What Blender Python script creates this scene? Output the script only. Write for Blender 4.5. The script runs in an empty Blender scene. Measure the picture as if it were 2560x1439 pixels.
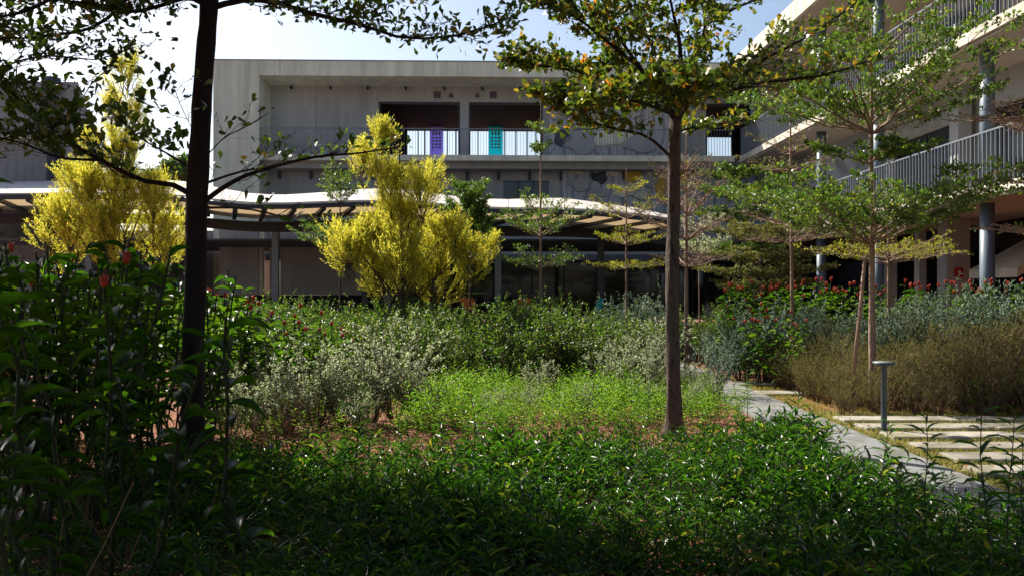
import bpy, math, random
import numpy as np
from mathutils import Vector

R = math.radians
F = 2560 * 30 / 36.0          # focal length in photo pixels
EYE = 1.65
HZ = 735.0                    # horizon row in the photo
SC = bpy.context.scene
COL = SC.collection

# ------------------------------------------------------------------ camera, sky, sun, exposure
cam = bpy.data.cameras.new('camera')
cam.lens = 30; cam.sensor_width = 36
cam.shift_y = (HZ - 719.5) / 2560.0
cam.clip_start = 0.05; cam.clip_end = 2000
cam.dof.use_dof = True; cam.dof.focus_distance = 13.0; cam.dof.aperture_fstop = 5.6
co = bpy.data.objects.new('camera', cam); COL.objects.link(co)
co.location = (0, 0, EYE); co.rotation_euler = (R(90), 0, 0)
SC.camera = co

SUN_AZ = R(-47)               # measured from +Y towards +X: behind and to the left
SUN_EL = R(43)
world = bpy.data.worlds.new('World'); SC.world = world
world.use_nodes = True
wn = world.node_tree.nodes; wl = world.node_tree.links
sky = wn.new('ShaderNodeTexSky'); sky.sky_type = 'NISHITA'; sky.sun_disc = False
sky.sun_elevation = SUN_EL; sky.sun_rotation = SUN_AZ
sky.air_density = 1.0; sky.dust_density = 2.2; sky.ozone_density = 1.0
bg = wn['Background']; wl.new(sky.outputs[0], bg.inputs[0]); bg.inputs[1].default_value = 0.085
sun = bpy.data.lights.new('sun', 'SUN'); sun.energy = 5.0; sun.angle = R(0.5); sun.color = (1.0, 0.93, 0.82)
so = bpy.data.objects.new('sun', sun); COL.objects.link(so)
sd = Vector((math.sin(SUN_AZ) * math.cos(SUN_EL), math.cos(SUN_AZ) * math.cos(SUN_EL), math.sin(SUN_EL)))
so.location = sd * 60; so.rotation_euler = (-sd).to_track_quat('-Z', 'Y').to_euler()

SC.view_settings.view_transform = 'Standard'
try: SC.view_settings.look = 'None'
except Exception: pass
SC.view_settings.gamma = 1.0; SC.view_settings.use_curve_mapping = False
SC.view_settings.exposure = 1.0
cy = SC.cycles
cy.use_denoising = True
cy.max_bounces = 8; cy.diffuse_bounces = 3; cy.glossy_bounces = 3; cy.transmission_bounces = 4; cy.transparent_max_bounces = 8
cy.sample_clamp_indirect = 4.0

# ------------------------------------------------------------------ materials
def mat_base(name):
    m = bpy.data.materials.new(name); m.use_nodes = True
    nt = m.node_tree; nt.nodes.clear()
    out = nt.nodes.new('ShaderNodeOutputMaterial')
    return m, nt, nt.nodes, nt.links, out

def ramp(nodes, stops):
    r = nodes.new('ShaderNodeValToRGB'); el = r.color_ramp.elements
    while len(el) < len(stops): el.new(0.5)
    for e, (p, c) in zip(el, stops): e.position = p; e.color = (c[0], c[1], c[2], 1)
    return r

def mat_surf(name, c1, c2, scale=3.0, rough=0.8, bump=0.1, bscale=40.0, metal=0.0, stretch=(1, 1, 1), spec=0.3, c3=None, coords='Object'):
    m, nt, N, L, out = mat_base(name)
    tc = N.new('ShaderNodeTexCoord'); mp = N.new('ShaderNodeMapping'); mp.inputs['Scale'].default_value = stretch
    L.new(tc.outputs[coords], mp.inputs[0])
    n1 = N.new('ShaderNodeTexNoise'); n1.inputs['Scale'].default_value = scale; n1.inputs['Detail'].default_value = 8; n1.inputs['Roughness'].default_value = 0.65
    L.new(mp.outputs[0], n1.inputs[0])
    st = [(0.3, c1), (0.7, c2)] if c3 is None else [(0.3, c1), (0.52, c2), (0.7, c3)]
    rp = ramp(N, st); L.new(n1.outputs[0], rp.inputs[0])
    p = N.new('ShaderNodeBsdfPrincipled'); L.new(rp.outputs[0], p.inputs['Base Color'])
    p.inputs['Roughness'].default_value = rough; p.inputs['Metallic'].default_value = metal
    p.inputs['Specular IOR Level'].default_value = spec
    if bump > 0:
        n2 = N.new('ShaderNodeTexNoise'); n2.inputs['Scale'].default_value = bscale; n2.inputs['Detail'].default_value = 6
        L.new(mp.outputs[0], n2.inputs[0])
        b = N.new('ShaderNodeBump'); b.inputs['Strength'].default_value = bump; b.inputs['Distance'].default_value = 0.02
        L.new(n2.outputs[0], b.inputs['Height']); L.new(b.outputs[0], p.inputs['Normal'])
    L.new(p.outputs[0], out.inputs[0])
    return m

def mat_wall(name, c1, c2, streak=0.35, rough=0.88):
    """cast concrete or plaster: cloudy tone, rain streaks running down, blotches and fine pores"""
    m, nt, N, L, out = mat_base(name)
    tc = N.new('ShaderNodeTexCoord')
    def noise(scale, stretch, det=6):
        mp = N.new('ShaderNodeMapping'); mp.inputs['Scale'].default_value = stretch; L.new(tc.outputs['Object'], mp.inputs[0])
        n = N.new('ShaderNodeTexNoise'); n.inputs['Scale'].default_value = scale; n.inputs['Detail'].default_value = det; n.inputs['Roughness'].default_value = .65; L.new(mp.outputs[0], n.inputs[0]); return n
    a = noise(.45, (1, 1, .6)); b_ = noise(2.6, (1, 1, .07)); c = noise(30, (1, 1, 1))
    rp = ramp(N, [(.32, c1), (.68, c2)]); L.new(a.outputs[0], rp.inputs[0])
    rs = ramp(N, [(.40, (1 - streak,) * 3), (.58, (1, 1, 1))]); L.new(b_.outputs[0], rs.inputs[0])
    mx = N.new('ShaderNodeMix'); mx.data_type = 'RGBA'; mx.blend_type = 'MULTIPLY'; mx.inputs[0].default_value = .8
    L.new(rp.outputs[0], mx.inputs[6]); L.new(rs.outputs[0], mx.inputs[7])
    p = N.new('ShaderNodeBsdfPrincipled'); L.new(mx.outputs[2], p.inputs['Base Color']); p.inputs['Roughness'].default_value = rough; p.inputs['Specular IOR Level'].default_value = .2
    bm = N.new('ShaderNodeBump'); bm.inputs['Strength'].default_value = .2; bm.inputs['Distance'].default_value = .02; L.new(c.outputs[0], bm.inputs['Height']); L.new(bm.outputs[0], p.inputs['Normal'])
    L.new(p.outputs[0], out.inputs[0]); return m

def mat_leaf(name, stops, trans, tcol, rough=0.45, spec=0.4):
    """leaf: colour varies leaf by leaf; light also passes through"""
    m, nt, N, L, out = mat_base(name)
    g = N.new('ShaderNodeNewGeometry')
    rp = ramp(N, stops); L.new(g.outputs['Random Per Island'], rp.inputs[0])
    p = N.new('ShaderNodeBsdfPrincipled'); L.new(rp.outputs[0], p.inputs['Base Color'])
    p.inputs['Roughness'].default_value = rough; p.inputs['Specular IOR Level'].default_value = spec
    t = N.new('ShaderNodeBsdfTranslucent')
    mx = N.new('ShaderNodeMix'); mx.data_type = 'RGBA'; mx.blend_type = 'MULTIPLY'; mx.inputs[0].default_value = 1.0
    L.new(rp.outputs[0], mx.inputs[6]); mx.inputs[7].default_value = (tcol[0], tcol[1], tcol[2], 1)
    L.new(mx.outputs[2], t.inputs[0])
    ms = N.new('ShaderNodeMixShader'); ms.inputs[0].default_value = trans
    L.new(p.outputs[0], ms.inputs[1]); L.new(t.outputs[0], ms.inputs[2]); L.new(ms.outputs[0], out.inputs[0])
    return m

def mat_glass_dark(name, col, rough=0.05):
    m, nt, N, L, out = mat_base(name)
    p = N.new('ShaderNodeBsdfPrincipled'); p.inputs['Base Color'].default_value = (*col, 1)
    p.inputs['Roughness'].default_value = rough; p.inputs['Specular IOR Level'].default_value = 0.5
    L.new(p.outputs[0], out.inputs[0]); return m

def mat_sheer(name, col, trans=0.6):
    m, nt, N, L, out = mat_base(name)
    d = N.new('ShaderNodeBsdfDiffuse'); d.inputs[0].default_value = (*col, 1)
    t = N.new('ShaderNodeBsdfTranslucent'); t.inputs[0].default_value = (*col, 1)
    tp = N.new('ShaderNodeBsdfTransparent'); tp.inputs[0].default_value = (*col, 1)
    ms = N.new('ShaderNodeMixShader'); ms.inputs[0].default_value = trans
    L.new(d.outputs[0], ms.inputs[1]); L.new(t.outputs[0], ms.inputs[2])
    m2 = N.new('ShaderNodeMixShader'); m2.inputs[0].default_value = 0.5 if trans > 0.65 else 0.0
    L.new(ms.outputs[0], m2.inputs[1]); L.new(tp.outputs[0], m2.inputs[2]); L.new(m2.outputs[0], out.inputs[0])
    return m

def mat_mural():
    m, nt, N, L, out = mat_base('painted_relief')
    tc = N.new('ShaderNodeTexCoord')
    n0 = N.new('ShaderNodeTexNoise'); n0.inputs['Scale'].default_value = 0.9; n0.inputs['Detail'].default_value = 2
    L.new(tc.outputs['Object'], n0.inputs[0])
    w = N.new('ShaderNodeTexWave'); w.inputs['Scale'].default_value = 0.55; w.inputs['Distortion'].default_value = 9; w.inputs['Detail'].default_value = 1.5; w.inputs['Detail Scale'].default_value = 0.8
    L.new(tc.outputs['Object'], w.inputs[0])
    rp = ramp(N, [(0.0, (0.22, 0.23, 0.26)), (0.10, (0.34, 0.35, 0.38)), (0.45, (0.46, 0.47, 0.49)), (0.60, (0.36, 0.38, 0.43)), (0.90, (0.50, 0.51, 0.52)), (1.0, (0.30, 0.31, 0.35))])
    L.new(w.outputs[1], rp.inputs[0])
    p = N.new('ShaderNodeBsdfPrincipled'); L.new(rp.outputs[0], p.inputs['Base Color']); p.inputs['Roughness'].default_value = 0.8
    b = N.new('ShaderNodeBump'); b.inputs['Strength'].default_value = 0.4; b.inputs['Distance'].default_value = 0.06
    L.new(w.outputs[1], b.inputs['Height']); L.new(b.outputs[0], p.inputs['Normal'])
    L.new(p.outputs[0], out.inputs[0]); return m

MT = {}
MT['concrete'] = mat_wall('fair_concrete', (0.58, 0.57, 0.455), (0.76, 0.74, 0.60), .25)
MT['plaster'] = mat_wall('grey_plaster', (0.32, 0.325, 0.325), (0.44, 0.445, 0.44), .16)
MT['plaster_low'] = mat_wall('old_grey_plaster', (0.22, 0.22, 0.225), (0.32, 0.32, 0.325), .3)
MT['plaster_dark'] = mat_surf('dark_plaster', (0.10, 0.10, 0.11), (0.15, 0.15, 0.16), 1.0, 0.9, 0.05)
MT['cream'] = mat_wall('cream_concrete', (0.56, 0.51, 0.42), (0.68, 0.63, 0.53), .3)
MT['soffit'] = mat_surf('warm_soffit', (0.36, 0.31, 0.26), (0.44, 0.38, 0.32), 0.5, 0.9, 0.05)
MT['steel'] = mat_surf('blue_grey_steel', (0.10, 0.14, 0.18), (0.15, 0.19, 0.23), 3, 0.45, 0.03, spec=0.5)
MT['rail'] = mat_surf('railing_steel', (0.12, 0.145, 0.18), (0.19, 0.215, 0.25), 6, 0.5, 0.0, spec=0.5)
MT['dark_steel'] = mat_surf('dark_steel', (0.03, 0.035, 0.045), (0.05, 0.055, 0.065), 5, 0.5, 0.0)
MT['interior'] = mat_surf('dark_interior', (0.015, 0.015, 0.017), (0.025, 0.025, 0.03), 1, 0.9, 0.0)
MT['glass'] = mat_glass_dark('dark_glass', (0.012, 0.016, 0.018))
MT['roof'] = mat_surf('pale_roof_sheet', (0.48, 0.43, 0.40), (0.62, 0.56, 0.52), 1.5, 0.6, 0.05)
MT['panel'] = mat_sheer('tan_canopy_panel', (0.72, 0.62, 0.47), 0.64)
MT['violet'] = mat_sheer('violet_banner', (0.50, 0.45, 0.95), 0.7)
MT['turq'] = mat_sheer('turquoise_banner', (0.06, 0.85, 0.92), 0.7)
MT['mural'] = mat_mural()
MT['ochre'] = mat_surf('ochre_paint', (0.42, 0.27, 0.04), (0.55, 0.36, 0.06), 2.5, 0.8, 0.3, 4)
MT['soil'] = mat_surf('red_soil', (0.06, 0.024, 0.014), (0.26, 0.11, 0.06), 6, 0.95, 0.8, 60, c3=(0.15, 0.065, 0.036))
MT['lawn_soil'] = mat_surf('lawn_soil', (0.07, 0.055, 0.02), (0.16, 0.13, 0.045), 7, 0.95, 0.8, 60)
MT['mulch'] = mat_leaf('mulch_chip', [(0, (0.22, 0.07, 0.035)), (0.5, (0.42, 0.17, 0.09)), (1, (0.45, 0.27, 0.17))], 0.0, (1, 1, 1), 0.9, 0.1)
MT['path'] = mat_surf('grey_path_concrete', (0.17, 0.175, 0.18), (0.25, 0.255, 0.26), 2.2, 0.9, 0.5, 120, c3=(0.21, 0.22, 0.22))
MT['paver'] = mat_surf('paver_stone', (0.26, 0.24, 0.21), (0.40, 0.37, 0.32), 3.0, 0.9, 0.4, 90, c3=(0.33, 0.31, 0.28))
MT['bark_dark'] = mat_surf('dark_bark', (0.010, 0.007, 0.006), (0.032, 0.020, 0.016), 9, 0.95, 0.9, 30, stretch=(1, 1, 0.25))
MT['bark'] = mat_surf('brown_bark', (0.018, 0.013, 0.010), (0.10, 0.078, 0.06), 16, 0.95, 1.0, 40, stretch=(1, 1, 0.35), c3=(0.045, 0.033, 0.026))
MT['bark_pale'] = mat_surf('pale_bark', (0.20, 0.13, 0.10), (0.33, 0.23, 0.17), 7, 0.9, 0.6, 30, stretch=(1, 1, 0.4))
MT['twig'] = mat_surf('bare_twig', (0.24, 0.145, 0.11), (0.36, 0.25, 0.20), 5, 0.9, 0.0)
MT['stem'] = mat_surf('green_stem', (0.014, 0.022, 0.007), (0.03, 0.04, 0.012), 8, 0.7, 0.0)
MT['stem_brown'] = mat_surf('woody_stem', (0.09, 0.055, 0.035), (0.16, 0.10, 0.07), 8, 0.9, 0.0)
MT['timber'] = mat_surf('stake_timber', (0.28, 0.17, 0.12), (0.40, 0.26, 0.19), 6, 0.8, 0.2, 30, stretch=(1, 1, 0.1))
G1, G2, G3 = (0.003, 0.008, 0.0015), (0.035, 0.095, 0.012), (0.07, 0.14, 0.02)
MT['l_dark'] = mat_leaf('tree_leaf_dark', [(0, (0.018, 0.035, 0.008)), (0.6, (0.035, 0.065, 0.012)), (0.93, (0.07, 0.10, 0.015)), (1, (0.22, 0.13, 0.02))], 0.42, (2.4, 2.5, 1.2), 0.4)
MT['l_autumn'] = mat_leaf('tree_leaf_autumn', [(0, (0.02, 0.045, 0.008)), (0.42, (0.05, 0.085, 0.012)), (0.78, (0.10, 0.12, 0.015)), (0.96, (0.20, 0.14, 0.015)), (1, (0.42, 0.14, 0.02))], 0.45, (2.2, 2.1, 1.2), 0.35)
MT['l_tier'] = mat_leaf('umbrella_tree_leaf', [(0, (0.03, 0.06, 0.01)), (0.5, (0.055, 0.105, 0.018)), (0.9, (0.10, 0.15, 0.02)), (1, (0.22, 0.20, 0.03))], 0.42, (2.2, 2.3, 1.2), 0.38)
MT['l_olive'] = mat_leaf('olive_leaf', [(0, (0.05, 0.06, 0.02)), (0.6, (0.10, 0.11, 0.035)), (1, (0.20, 0.18, 0.04))], 0.4, (1.9, 1.9, 1.1), 0.5)
MT['l_lime'] = mat_leaf('lime_leaf', [(0, (0.10, 0.13, 0.015)), (0.6, (0.19, 0.21, 0.02)), (1, (0.35, 0.28, 0.03))], 0.5, (1.8, 1.8, 1.0), 0.5)
MT['l_yellow'] = mat_leaf('golden_leaf', [(0, (0.10, 0.15, 0.02)), (0.18, (0.22, 0.25, 0.03)), (0.3, (0.46, 0.45, 0.05)), (0.8, (0.68, 0.62, 0.07)), (1, (0.70, 0.56, 0.14))], 0.6, (1.3, 1.3, 1.0), 0.5)
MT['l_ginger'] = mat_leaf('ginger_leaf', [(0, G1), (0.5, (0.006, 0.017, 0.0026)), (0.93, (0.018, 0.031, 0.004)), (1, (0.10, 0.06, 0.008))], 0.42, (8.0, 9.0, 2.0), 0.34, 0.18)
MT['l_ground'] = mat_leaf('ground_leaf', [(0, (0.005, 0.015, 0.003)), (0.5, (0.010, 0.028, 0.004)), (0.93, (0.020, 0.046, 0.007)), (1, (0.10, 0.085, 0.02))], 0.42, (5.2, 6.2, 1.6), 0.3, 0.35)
MT['l_light'] = mat_leaf('light_ground_leaf', [(0, (0.05, 0.11, 0.015)), (0.6, (0.09, 0.18, 0.02)), (1, (0.16, 0.22, 0.03))], 0.5, (2.6, 2.7, 1.2), 0.4)
MT['l_silver'] = mat_leaf('silver_leaf', [(0, (0.17, 0.20, 0.13)), (0.6, (0.34, 0.38, 0.26)), (1, (0.50, 0.54, 0.42))], 0.4, (1.5, 1.55, 1.1), 0.5)
MT['l_blue'] = mat_leaf('blue_grey_leaf', [(0, (0.11, 0.17, 0.13)), (0.6, (0.20, 0.28, 0.21)), (1, (0.32, 0.40, 0.30))], 0.3, (1.3, 1.4, 1.1), 0.55)
MT['l_hedge'] = mat_leaf('hedge_leaf', [(0, (0.025, 0.05, 0.010)), (0.7, (0.05, 0.09, 0.018)), (0.95, (0.10, 0.13, 0.03)), (1, (0.2, 0.18, 0.08))], 0.42, (3.0, 3.3, 1.3), 0.4, 0.45)
MT['l_heath'] = mat_leaf('heath_leaf', [(0, (0.06, 0.068, 0.020)), (0.6, (0.115, 0.125, 0.038)), (1, (0.21, 0.18, 0.07))], 0.45, (2.6, 2.7, 1.3), 0.6)
MT['grass'] = mat_leaf('joint_grass', [(0, (0.09, 0.13, 0.02)), (0.5, (0.22, 0.22, 0.04)), (1, (0.38, 0.30, 0.09))], 0.4, (1.5, 1.5, 1.0), 0.6)
MT['dry'] = mat_leaf('dry_leaf', [(0, (0.10, 0.05, 0.025)), (1, (0.28, 0.17, 0.08))], 0.3, (1.3, 1.2, 1.0), 0.8)
MT['red_bract'] = mat_surf('red_bract', (0.30, 0.015, 0.010), (0.60, 0.10, 0.04), 30, 0.45, 0.3, 80)
MT['bollard'] = mat_surf('bollard_paint', (0.035, 0.045, 0.06), (0.06, 0.07, 0.09), 4, 0.4, 0.0, spec=0.5)
MT['bollard_cap'] = mat_surf('bollard_cap', (0.15, 0.16, 0.17), (0.22, 0.23, 0.24), 4, 0.4, 0.0)
MT['red_paint'] = mat_surf('red_enamel', (0.35, 0.008, 0.012), (0.45, 0.015, 0.02), 4, 0.4, 0.0)
MT['white'] = mat_surf('white_paint', (0.65, 0.65, 0.65), (0.75, 0.75, 0.75), 4, 0.6, 0.0)
MT['turq_fabric'] = mat_surf('turquoise_fabric', (0.02, 0.30, 0.34), (0.03, 0.40, 0.44), 20, 0.9, 0.1)
MT['orange_fabric'] = mat_surf('orange_fabric', (0.45, 0.12, 0.03), (0.55, 0.17, 0.05), 20, 0.9, 0.1)
MT['green_paint'] = mat_surf('green_enamel', (0.10, 0.28, 0.05), (0.14, 0.34, 0.07), 4, 0.4, 0.0)

for key, amt in (('paver', .45), ('path', .12)):     # slab to slab differences in tone
    nt = MT[key].node_tree; p = [x for x in nt.nodes if x.type == 'BSDF_PRINCIPLED'][0]; lk = p.inputs['Base Color'].links[0].from_socket
    oi = nt.nodes.new('ShaderNodeObjectInfo'); mr = nt.nodes.new('ShaderNodeMapRange'); mr.inputs[3].default_value = 1 - amt; mr.inputs[4].default_value = 1.0; nt.links.new(oi.outputs['Random'], mr.inputs[0])
    mx = nt.nodes.new('ShaderNodeVectorMath'); mx.operation = 'SCALE'; nt.links.new(lk, mx.inputs[0]); nt.links.new(mr.outputs[0], mx.inputs['Scale'])
    ns = nt.nodes.new('ShaderNodeTexNoise'); ns.inputs['Scale'].default_value = 2.3; ns.inputs['Detail'].default_value = 7; tc = nt.nodes.new('ShaderNodeTexCoord'); nt.links.new(tc.outputs['Object'], ns.inputs[0])
    rr = ramp(nt.nodes, [(.42, (1, 1, 1)), (.62, (.62, .62, .50))]); nt.links.new(ns.outputs[0], rr.inputs[0])
    m2 = nt.nodes.new('ShaderNodeVectorMath'); m2.operation = 'MULTIPLY'; nt.links.new(mx.outputs[0], m2.inputs[0]); nt.links.new(rr.outputs[0], m2.inputs[1]); nt.links.new(m2.outputs[0], p.inputs['Base Color'])

# ------------------------------------------------------------------ geometry collector
def nrm(a):
    a = np.asarray(a, float); return a / (np.linalg.norm(a, axis=-1, keepdims=True) + 1e-12)

class G:
    def __init__(s): s.v = []; s.t = []; s.q = []; s.n = 0
    def add(s, v, tris=None, quads=None):
        v = np.asarray(v, float).reshape(-1, 3); s.v.append(v)
        if tris is not None and len(tris): s.t.append(np.asarray(tris, np.int64).reshape(-1, 3) + s.n)
        if quads is not None and len(quads): s.q.append(np.asarray(quads, np.int64).reshape(-1, 4) + s.n)
        s.n += len(v); return s
    def arr(s):
        V = np.concatenate(s.v) if s.v else np.zeros((0, 3))
        T = np.concatenate(s.t) if s.t else np.zeros((0, 3), np.int64)
        Q = np.concatenate(s.q) if s.q else np.zeros((0, 4), np.int64)
        return V, T, Q
    def box(s, a, b, fn=None, taper=None):
        x0, y0, z0 = a; x1, y1, z1 = b
        v = np.array([[x0, y0, z0], [x1, y0, z0], [x1, y1, z0], [x0, y1, z0], [x0, y0, z1], [x1, y0, z1], [x1, y1, z1], [x0, y1, z1]], float)
        if fn is not None: v = np.array([fn(*p) for p in v])
        return s.add(v, quads=[[3, 2, 1, 0], [4, 5, 6, 7], [0, 1, 5, 4], [1, 2, 6, 5], [2, 3, 7, 6], [3, 0, 4, 7]])
    def hexa(s, pts):
        return s.add(pts, quads=[[3, 2, 1, 0], [4, 5, 6, 7], [0, 1, 5, 4], [1, 2, 6, 5], [2, 3, 7, 6], [3, 0, 4, 7]])
    def tube(s, P, rad, n=6, cap=True, twist=0.0):
        P = np.asarray(P, float); m = len(P); rad = np.broadcast_to(np.asarray(rad, float), (m,))
        d = np.gradient(P, axis=0); d = nrm(d)
        ref = np.array([0, 0, 1.0]) if abs(d[0][2]) < 0.9 else np.array([1.0, 0, 0])
        x = nrm(np.cross(d, ref)); y = np.cross(d, x)
        a = np.linspace(0, 2 * math.pi, n, endpoint=False)
        ring = P[:, None, :] + rad[:, None, None] * (np.cos(a)[None, :, None] * x[:, None, :] + np.sin(a)[None, :, None] * y[:, None, :])
        i = np.arange(m - 1)[:, None] * n; j = np.arange(n)[None, :]; k = (j + 1) % n
        q = np.stack([i + j, i + k, i + n + k, i + n + j], -1).reshape(-1, 4)
        V = ring.reshape(-1, 3)
        if cap:
            V = np.concatenate([V, P[:1], P[-1:]]); b = m * n
            t = [[b, (jj + 1) % n, jj] for jj in range(n)] + [[b + 1, (m - 1) * n + jj, (m - 1) * n + (jj + 1) % n] for jj in range(n)]
            return s.add(V, tris=t, quads=q)
        return s.add(V, quads=q)
    def lathe(s, prof, c=(0, 0, 0), n=16):
        a = np.linspace(0, 2 * math.pi, n, endpoint=False); pr = np.asarray(prof, float); m = len(pr)
        V = np.stack([pr[:, 0][:, None] * np.cos(a), pr[:, 0][:, None] * np.sin(a), np.repeat(pr[:, 1][:, None], n, 1)], -1).reshape(-1, 3) + np.asarray(c)
        i = np.arange(m - 1)[:, None] * n; j = np.arange(n)[None, :]; k = (j + 1) % n
        return s.add(V, quads=np.stack([i + j, i + k, i + n + k, i + n + j], -1).reshape(-1, 4))
    def merge(s, o):
        V, T, Q = o.arr(); return s.add(V, T, Q)

# leaf templates: length along +Y, 1 long
def tmpl(kind):
    if kind == 'lance':      # narrow arching leaf, folded along its rib
        w = 0.5
        v = [[0, 0, 0], [-w, .35, .10], [0, .35, .02], [w, .35, .10], [-w * .7, .7, .02], [0, .7, -.06], [w * .7, .7, .02], [0, 1, -.22]]
        t = [[0, 2, 1], [0, 3, 2], [4, 5, 7], [5, 6, 7]]; q = [[1, 2, 5, 4], [2, 3, 6, 5]]
    elif kind == 'oval':     # broad leaf, slightly cupped
        w = 0.5
        v = [[0, 0, 0], [-w * .75, .3, .08], [w * .75, .3, .08], [-w, .62, .05], [w, .62, .05], [0, 1, -.08], [0, .45, -.03]]
        t = [[0, 6, 1], [0, 2, 6], [1, 6, 3], [2, 4, 6], [3, 6, 5], [6, 4, 5]]; q = []
    elif kind == 'big':      # large near leaf with more segments
        ys = [0, .12, .3, .5, .7, .87, 1]; ws = [.02, .26, .45, .5, .42, .22, 0.0]; z = [0, .02, .03, .0, -.07, -.17, -.28]
        v = []; q = []; t = []
        for i in range(7):
            v += [[-ws[i], ys[i], z[i] + ws[i] * .35], [0, ys[i], z[i]], [ws[i], ys[i], z[i] + ws[i] * .35]]
        for i in range(6):
            b = i * 3; q += [[b, b + 1, b + 4, b + 3], [b + 1, b + 2, b + 5, b + 4]]
    elif kind == 'diamond':
        v = [[0, 0, 0], [-.5, .5, .08], [.5, .5, .08], [0, 1, 0]]; t = [[0, 2, 1], [1, 2, 3]]; q = []
    elif kind == 'spoon':    # obovate: widest near the tip
        v = [[0, 0, 0], [-.3, .4, .03], [.3, .4, .03], [-.5, .75, .08], [.5, .75, .08], [0, 1, 0]]; t = [[0, 2, 1], [3, 4, 5]]; q = [[1, 2, 4, 3]]
    elif kind == 'blade':
        v = [[-.5, 0, 0], [.5, 0, 0], [0, 1, -.15], [-.35, .5, .05], [.35, .5, .05]]; t = [[3, 4, 2]]; q = [[0, 1, 4, 3]]
    return np.array(v, float), np.array(t, np.int64).reshape(-1, 3), np.array(q, np.int64).reshape(-1, 4)
TM = {k: tmpl(k) for k in ('lance', 'oval', 'big', 'diamond', 'spoon', 'blade')}

def scatter(g, kind, O, D, U, L, W):
    """leaves at O pointing along D, face towards U, length L, width W (all arrays)"""
    v, t, q = TM[kind]; O = np.asarray(O, float); n = len(O)
    if n == 0: return
    D = nrm(D); X = nrm(np.cross(D, np.asarray(U, float) + 1e-6)); Z = np.cross(X, D)
    L = np.broadcast_to(L, (n,))[:, None, None]; W = np.broadcast_to(W, (n,))[:, None, None]
    P = O[:, None, :] + v[None, :, 0:1] * W * X[:, None, :] + v[None, :, 1:2] * L * D[:, None, :] + v[None, :, 2:3] * L * Z[:, None, :]
    off = (np.arange(n) * len(v))[:, None, None]
    g.add(P.reshape(-1, 3), (t[None] + off).reshape(-1, 3) if len(t) else None, (q[None] + off).reshape(-1, 4) if len(q) else None)

def replicate(g, var, pos, rot, scl, tilt=None):
    """copies of a small piece merged into g (for things nobody could count)"""
    V, T, Q = var.arr(); n = len(pos)
    if n == 0: return
    c, s_ = np.cos(rot), np.sin(rot)
    x = V[None, :, 0] * c[:, None] - V[None, :, 1] * s_[:, None]; y = V[None, :, 0] * s_[:, None] + V[None, :, 1] * c[:, None]; z = np.repeat(V[None, :, 2], n, 0)
    P = np.stack([x, y, z], -1) * scl[:, None, None]
    if tilt is not None: P[..., :2] += P[..., 2:3] * tilt[:, None, :]
    P = P + pos[:, None, :]
    off = (np.arange(n) * len(V))[:, None, None]
    g.add(P.reshape(-1, 3), (T[None] + off).reshape(-1, 3) if len(T) else None, (Q[None] + off).reshape(-1, 4) if len(Q) else None)

def mesh(name, g, mat, smooth=False):
    V, T, Q = g.arr(); me = bpy.data.meshes.new(name)
    me.vertices.add(len(V)); me.vertices.foreach_set('co', V.astype(np.float32).ravel())
    me.loops.add(len(T) * 3 + len(Q) * 4)
    me.loops.foreach_set('vertex_index', np.concatenate([T.ravel(), Q.ravel()]).astype(np.int32))
    me.polygons.add(len(T) + len(Q))
    ls = np.concatenate([np.arange(len(T)) * 3, len(T) * 3 + np.arange(len(Q)) * 4]).astype(np.int32)
    me.polygons.foreach_set('loop_start', ls)
    me.polygons.foreach_set('use_smooth', np.full(len(T) + len(Q), smooth))
    me.update(calc_edges=True); me.materials.append(mat)
    return me

def tag(o, label=None, cat=None, group=None, kind=None):
    if label: o['label'] = label
    if cat: o['category'] = cat
    if group: o['group'] = group
    if kind: o['kind'] = kind
    return o

def thing(name, label, cat, loc=(0, 0, 0), group=None):
    o = bpy.data.objects.new(name, None); COL.objects.link(o); o.location = loc; o.empty_display_size = 0.2
    return tag(o, label, cat, group)

def obj(name, g, mat, parent=None, smooth=False, world=True):
    """one mesh object; world=True: g is in world coordinates and is moved into its parent's frame"""
    if world and parent is not None:
        off = np.array(parent.location)
        p = parent.parent
        while p is not None: off = off + np.array(p.location); p = p.parent
        g.v = [v - off for v in g.v]
    me = g if isinstance(g, bpy.types.Mesh) else mesh(name, g, mat, smooth)
    o = bpy.data.objects.new(name, me); COL.objects.link(o)
    if parent is not None: o.parent = parent
    return o

def single(name, g, mat, label, cat, loc, group=None, smooth=False):
    g.v = [v - np.array(loc, float) for v in g.v]
    o = obj(name, g, mat, None, smooth); o.location = loc
    return tag(o, label, cat, group)

def struct(name, g, mat, parent=None, smooth=False):
    o = obj(name, g, mat, parent, smooth); o['kind'] = 'structure'; return o

def copy_tree(o, parent=None):
    c = o.copy(); COL.objects.link(c)
    if parent is not None: c.parent = parent
    for ch in list(o.children): copy_tree(ch, c)
    return c

def at(px, py, D): return np.array([(px - 1280) / F * D, D, EYE + (HZ - py) / F * D])
def gx(px, D): return (px - 1280) / F * D
rng = np.random.default_rng(7)
random.seed(7)

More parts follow.
